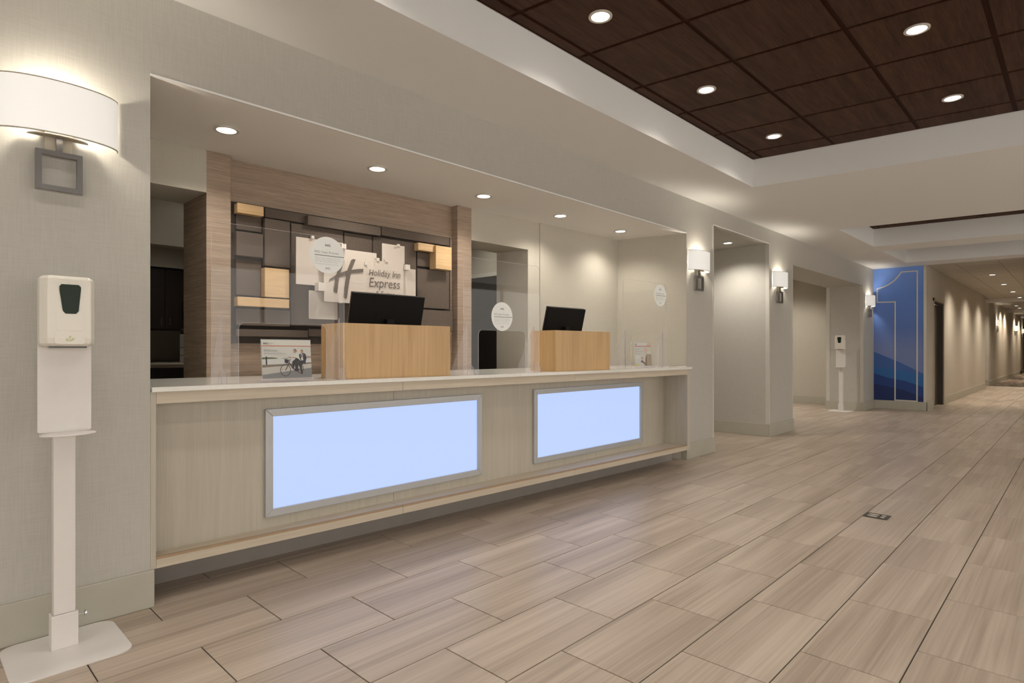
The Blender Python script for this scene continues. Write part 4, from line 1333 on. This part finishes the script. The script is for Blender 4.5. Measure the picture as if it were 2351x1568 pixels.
# ------------------------------------------------------------------ sanitizer stands
def make_stand():
    """origin at the pole on the floor, facing -y"""
    r = empty('sanitizer_stand')
    MB().prism(rrect(-0.180, 0.185, -0.222, 0.142, 0.055, 8), 0.0, 0.006).build('base_plate', M['white'], r, bevel=0.0015)
    MB().box(-0.042, 0.042, -0.028, 0.028, 0.006, 0.135).build('sleeve', M['white'], r, bevel=0.002)
    MB().box(-0.034, 0.034, -0.020, 0.020, 0.136, 0.95).build('pole', M['white'], r, bevel=0.002)
    k = MB().tube([(0.042, 0.0, 0.112), (0.066, 0.0, 0.112)], 0.003)
    s = k.build('thumb_screw', M['chrome_l'], r)
    MB().tube([(0.066, 0, 0.112), (0.072, 0, 0.112)], 0.012, 14).build('screw_head', M['chrome_l'], s)
    MB().plate(rrect(-0.083, 0.083, 0.83, 1.34, 0.008), -0.026, -0.021).build('back_plate', M['white'], r, bevel=0.001)
    n = 24
    tray = [(0.087 * math.cos(2 * PI * k / n), -0.085 + 0.060 * math.sin(2 * PI * k / n)) for k in range(n)]
    MB().prism(tray, 0.824, 0.830).build('drip_tray', M['white'], r, bevel=0.002)
    # dispenser body: chamfered box
    d = empty('dispenser', parent=r)
    z0, z1 = 1.155, 1.415
    prof = [(-0.084, -0.027), (-0.084, -0.075), (-0.066, -0.118), (0.066, -0.118), (0.084, -0.075), (0.084, -0.027)]
    mb = MB()
    lv = [(z0, 0.90, 0.86), (z0 + 0.010, 0.985, 0.97), (z0 + 0.03, 1, 1), (z1 - 0.035, 1, 1), (z1 - 0.012, 0.985, 0.95), (z1, 0.90, 0.84)]
    vs, fs = [], []
    for z, kx, ky in lv:
        for p in prof:
            vs.append((p[0] * kx, -0.027 + (p[1] + 0.027) * ky, z))
    m = len(prof)
    for i in range(len(lv) - 1):
        for k in range(m):
            fs.append((i * m + k, i * m + (k + 1) % m, (i + 1) * m + (k + 1) % m, (i + 1) * m + k))
    fs.append(tuple(range(m))[::-1]); fs.append(tuple((len(lv) - 1) * m + k for k in range(m)))
    mb.add(vs, fs)
    body = mb.build('body', M['whitepl'], r, bevel=0.004, seg=3)
    bpy.data.objects.remove(d)
    win = [(-0.032, 1.375), (-0.026, 1.383), (0.026, 1.383), (0.033, 1.375), (0.033, 1.365), (0.026, 1.285), (0.018, 1.275), (-0.014, 1.275), (-0.022, 1.285), (-0.032, 1.362)]
    MB().plate([(p[0] + 0.0, p[1]) for p in win], -0.1205, -0.1178).build('level_window', M['window'], body)
    MB().plate(rrect(-0.042, 0.042, 1.212, 1.290, 0.010), -0.1192, -0.1178).build('front_cover', M['whitepl'], body, bevel=0.0006)
    MB().plate(rrect(-0.046, 0.046, 1.163, 1.206, 0.010), -0.1196, -0.1178).build('nozzle_cover', M['whitepl'], body, bevel=0.0006)
    ic = MB()
    ic.tube([(-0.012, -0.1203, 1.181), (-0.004, -0.1203, 1.183), (0.003, -0.1203, 1.180), (0.012, -0.1203, 1.186)], 0.0008, 5)
    ic.tube([(-0.012, -0.1203, 1.176), (0.002, -0.1203, 1.174), (0.012, -0.1203, 1.182)], 0.0008, 5)
    ic.tube([(-0.012, -0.1203, 1.181), (-0.012, -0.1203, 1.176)], 0.0008, 5)
    ic.tube([(0.0015 * 1.5 * math.cos(2 * PI * k / 8), -0.1203, 1.190 + 0.003 * math.sin(2 * PI * k / 8)) for k in range(9)], 0.0008, 5)
    ic.build('hand_icon', M['lime'], body)
    MB().box(-0.055, 0.055, -0.100, -0.06, 1.148, 1.156).build('nozzle', M['blackgloss'], body)
    return r


st = make_stand()
st.location = (0.455, 2.825, 0)
tag(st, 'white floor-standing hand sanitizer dispenser close by at the left wall', 'sanitizer stand', 'hand sanitizer stands')
st2 = copy_tree(st)
st2.location = (12.36, 3.29, 0)
st2.rotation_euler = (0, 0, -PI / 2)
tag(st2, 'white floor-standing hand sanitizer dispenser far off in the third opening', 'sanitizer stand', 'hand sanitizer stands')

# ------------------------------------------------------------------ floor outlet plate
pl = empty('floor_outlet_plate', (4.678, 1.021, 0))
tag(pl, 'small dark floor outlet plate with four pale slots', 'floor outlet')
MB().box(-0.066, 0.066, -0.071, 0.071, 0.0, 0.004).build('cover', M['plate'], pl, bevel=0.001)
for y0, y1 in ((-0.050, -0.022), (-0.008, 0.055)):
    for x in (-0.025, 0.024):
        n = 14
        MB().prism([(x + 0.014 * math.cos(2 * PI * k / n), (y0 + y1) / 2 + (y1 - y0) / 2 * math.sin(2 * PI * k / n)) for k in range(n)], 0.004, 0.0052).build('slot_inlay', M['slot'], pl)

# ------------------------------------------------------------------ mural
mu = empty('wall_mural', (XE, 0, 0))
tag(mu, 'tall blue mountain mural with a large outlined number 1', 'mural')
y_l, y_r = YW - 0.002, YH + 0.046


def mp(x, y, X=XE - 0.006):
    p = at_x(1900 + x / 3.135, 460 + y / 3.135, X)
    return (p.y, p.z)


def mplate(pts, x0, x1, name, mat, parent):
    return MB().side([(min(max(p[0], y_r), y_l), min(max(p[1], BH), 2.73)) for p in pts], x0, x1).build(name, mat, parent)


MB().box(-0.006, -0.001, y_r, y_l, BH, 2.733).build('printed_sheet', M['mural'], mu)
zb_ = 1470
mplate([mp(335, 1090), mp(520, 1165), mp(690, 1248), mp(690, zb_), mp(335, zb_)], -0.0072, -0.0062, 'ridge', M['mount1'], mu)
mplate([mp(335, 1200), mp(480, 1212), mp(690, 1260), mp(690, zb_), mp(335, zb_)], -0.0080, -0.0073, 'ridge', M['mount2'], mu)
mplate([mp(335, 1245), mp(430, 1275), mp(560, 1300), mp(690, 1345), mp(690, zb_), mp(335, zb_)], -0.0088, -0.0081, 'ridge', M['mount3'], mu)
mplate([mp(335, 1320), mp(420, 1335), mp(560, 1370), mp(690, 1420), mp(690, zb_), mp(335, zb_)], -0.0096, -0.0089, 'ridge', M['mount4'], mu)
path = [mp(358, 637), mp(400, 625), mp(440, 606), mp(480, 578), mp(510, 546), mp(532, 516), mp(646, 508), mp(644, 1446), mp(486, 1437), mp(487, 731), mp(357, 734)]
n = len(path)
w2 = 0.011
inner, outer = [], []
for i in range(n):
    p0, p1, p2 = Vector(path[i - 1]), Vector(path[i]), Vector(path[(i + 1) % n])
    d1, d2 = (p1 - p0).normalized(), (p2 - p1).normalized()
    n1, n2 = Vector((-d1.y, d1.x)), Vector((-d2.y, d2.x))
    bis = (n1 + n2).normalized()
    k = w2 / max(0.35, bis.dot(n1))
    inner.append(p1 + bis * k); outer.append(p1 - bis * k)
mb = MB()
vs = []
for X in (-0.0105, -0.0097):
    vs += [(X, p.x, p.y) for p in inner] + [(X, p.x, p.y) for p in outer]
fs = []
for i in range(n):
    j = (i + 1) % n
    fs += [(i, j, n + j, n + i), (2 * n + i, 3 * n + i, 3 * n + j, 2 * n + j), (i, 2 * n + i, 2 * n + j, j), (n + i, n + j, 3 * n + j, 3 * n + i)]
mb.add(vs, fs).build('number_outline', M['outline'], mu)

# ------------------------------------------------------------------ back office
OY = 8.6
up = empty('wall_cabinet', (2.75, OY + 0.6, 0))
tag(up, 'dark espresso wall cabinet with two doors in the back office', 'cabinet')
zc0 = at(345, 755, OY).z; zc1 = at(345, 612, OY).z
MB().box(-1.5, 1.5, -0.58, 0.0, zc0, zc1).build('carcass', M['espresso'], up)
xsp = at(379, 700, OY).x - 2.75
for k in range(-1, 3):
    a = xsp + (k - 1) * 0.46
    dr = MB().box(a + 0.003, a + 0.457, -0.600, -0.582, zc0 + 0.004, zc1 - 0.004).build('door', M['espresso'], up, bevel=0.002)
    hx = a + (0.41 if k % 2 == 0 else 0.05)
    hz = at(373, 738, OY).z
    MB().tube([(hx, -0.602, hz - 0.045), (hx, -0.622, hz - 0.04), (hx, -0.622, hz + 0.04), (hx, -0.602, hz + 0.045)], 0.006).build('handle', M['chrome_l'], dr)
struct('wall_bulkhead', MB().box(0.2, 3.9, OY - 0.05, 9.2, zc1 + 0.002, ZR), M['wall2'], label='bulkhead above the office cabinets')
wk = empty('office_worktop', (2.6, OY, 0))
tag(wk, 'beige worktop on dark cabinets in the back office', 'worktop')
zw_ = at(380, 836, 7.6).z
MB().prism([(-1.2, -0.8), (0.15, -1.3), (0.9, -1.6), (0.9, 0.55), (-1.2, 0.55)], zw_ - 0.04, zw_).build('top', M['worktop'], wk)
MB().prism([(-1.2, -0.7), (0.15, -1.2), (0.85, -1.5), (0.85, 0.5), (-1.2, 0.5)], 0.02, zw_ - 0.04).build('base_cabinet', M['espresso'], wk)
pr = empty('laser_printer', (2.52, 8.0, zw_))
tag(pr, 'white laser printer with dark top on the office worktop', 'printer')
MB().box(-0.02, 0.42, -0.2, 0.2, 0.0, 0.09).build('paper_tray', M['printer'], pr, bevel=0.008)
MB().box(-0.02, 0.42, -0.2, 0.2, 0.094, 0.185).build('paper_tray', M['printer'], pr, bevel=0.008)
MB().box(-0.02, 0.42, -0.2, 0.2, 0.19, 0.36).build('body', M['printer'], pr, bevel=0.008)
MB().box(-0.02, 0.42, -0.2, 0.2, 0.362, 0.43).build('dark_top', M['printdark'], pr, bevel=0.025, seg=3)
for z in (0.045, 0.14):
    MB().box(0.05, 0.2, -0.204, -0.2, z - 0.015, z + 0.012).build('tray_handle', M['printdark'], pr)
MB().box(0.03, 0.25, -0.203, -0.2, 0.21, 0.34).build('front_flap', M['printer'], pr, bevel=0.002)
mo = empty('office_screen', (2.72, 8.42, zw_))
tag(mo, 'small black screen on an arm above the office printer', 'monitor')
MB().box(-0.02, 0.42, -0.02, 0.02, 0.56, 0.60).build('arm', M['black'], mo)
MB().box(0.12, 0.16, -0.02, 0.02, 0.0, 0.56).build('post', M['chrome_l'], mo)
MB().box(-0.13, 0.02, -0.03, -0.01, 0.56, 0.78).build('screen', M['black'], mo, bevel=0.003)
MB().prism(rrect(0.04, 0.24, -0.1, 0.1, 0.02), 0, 0.015).build('foot', M['black'], mo)
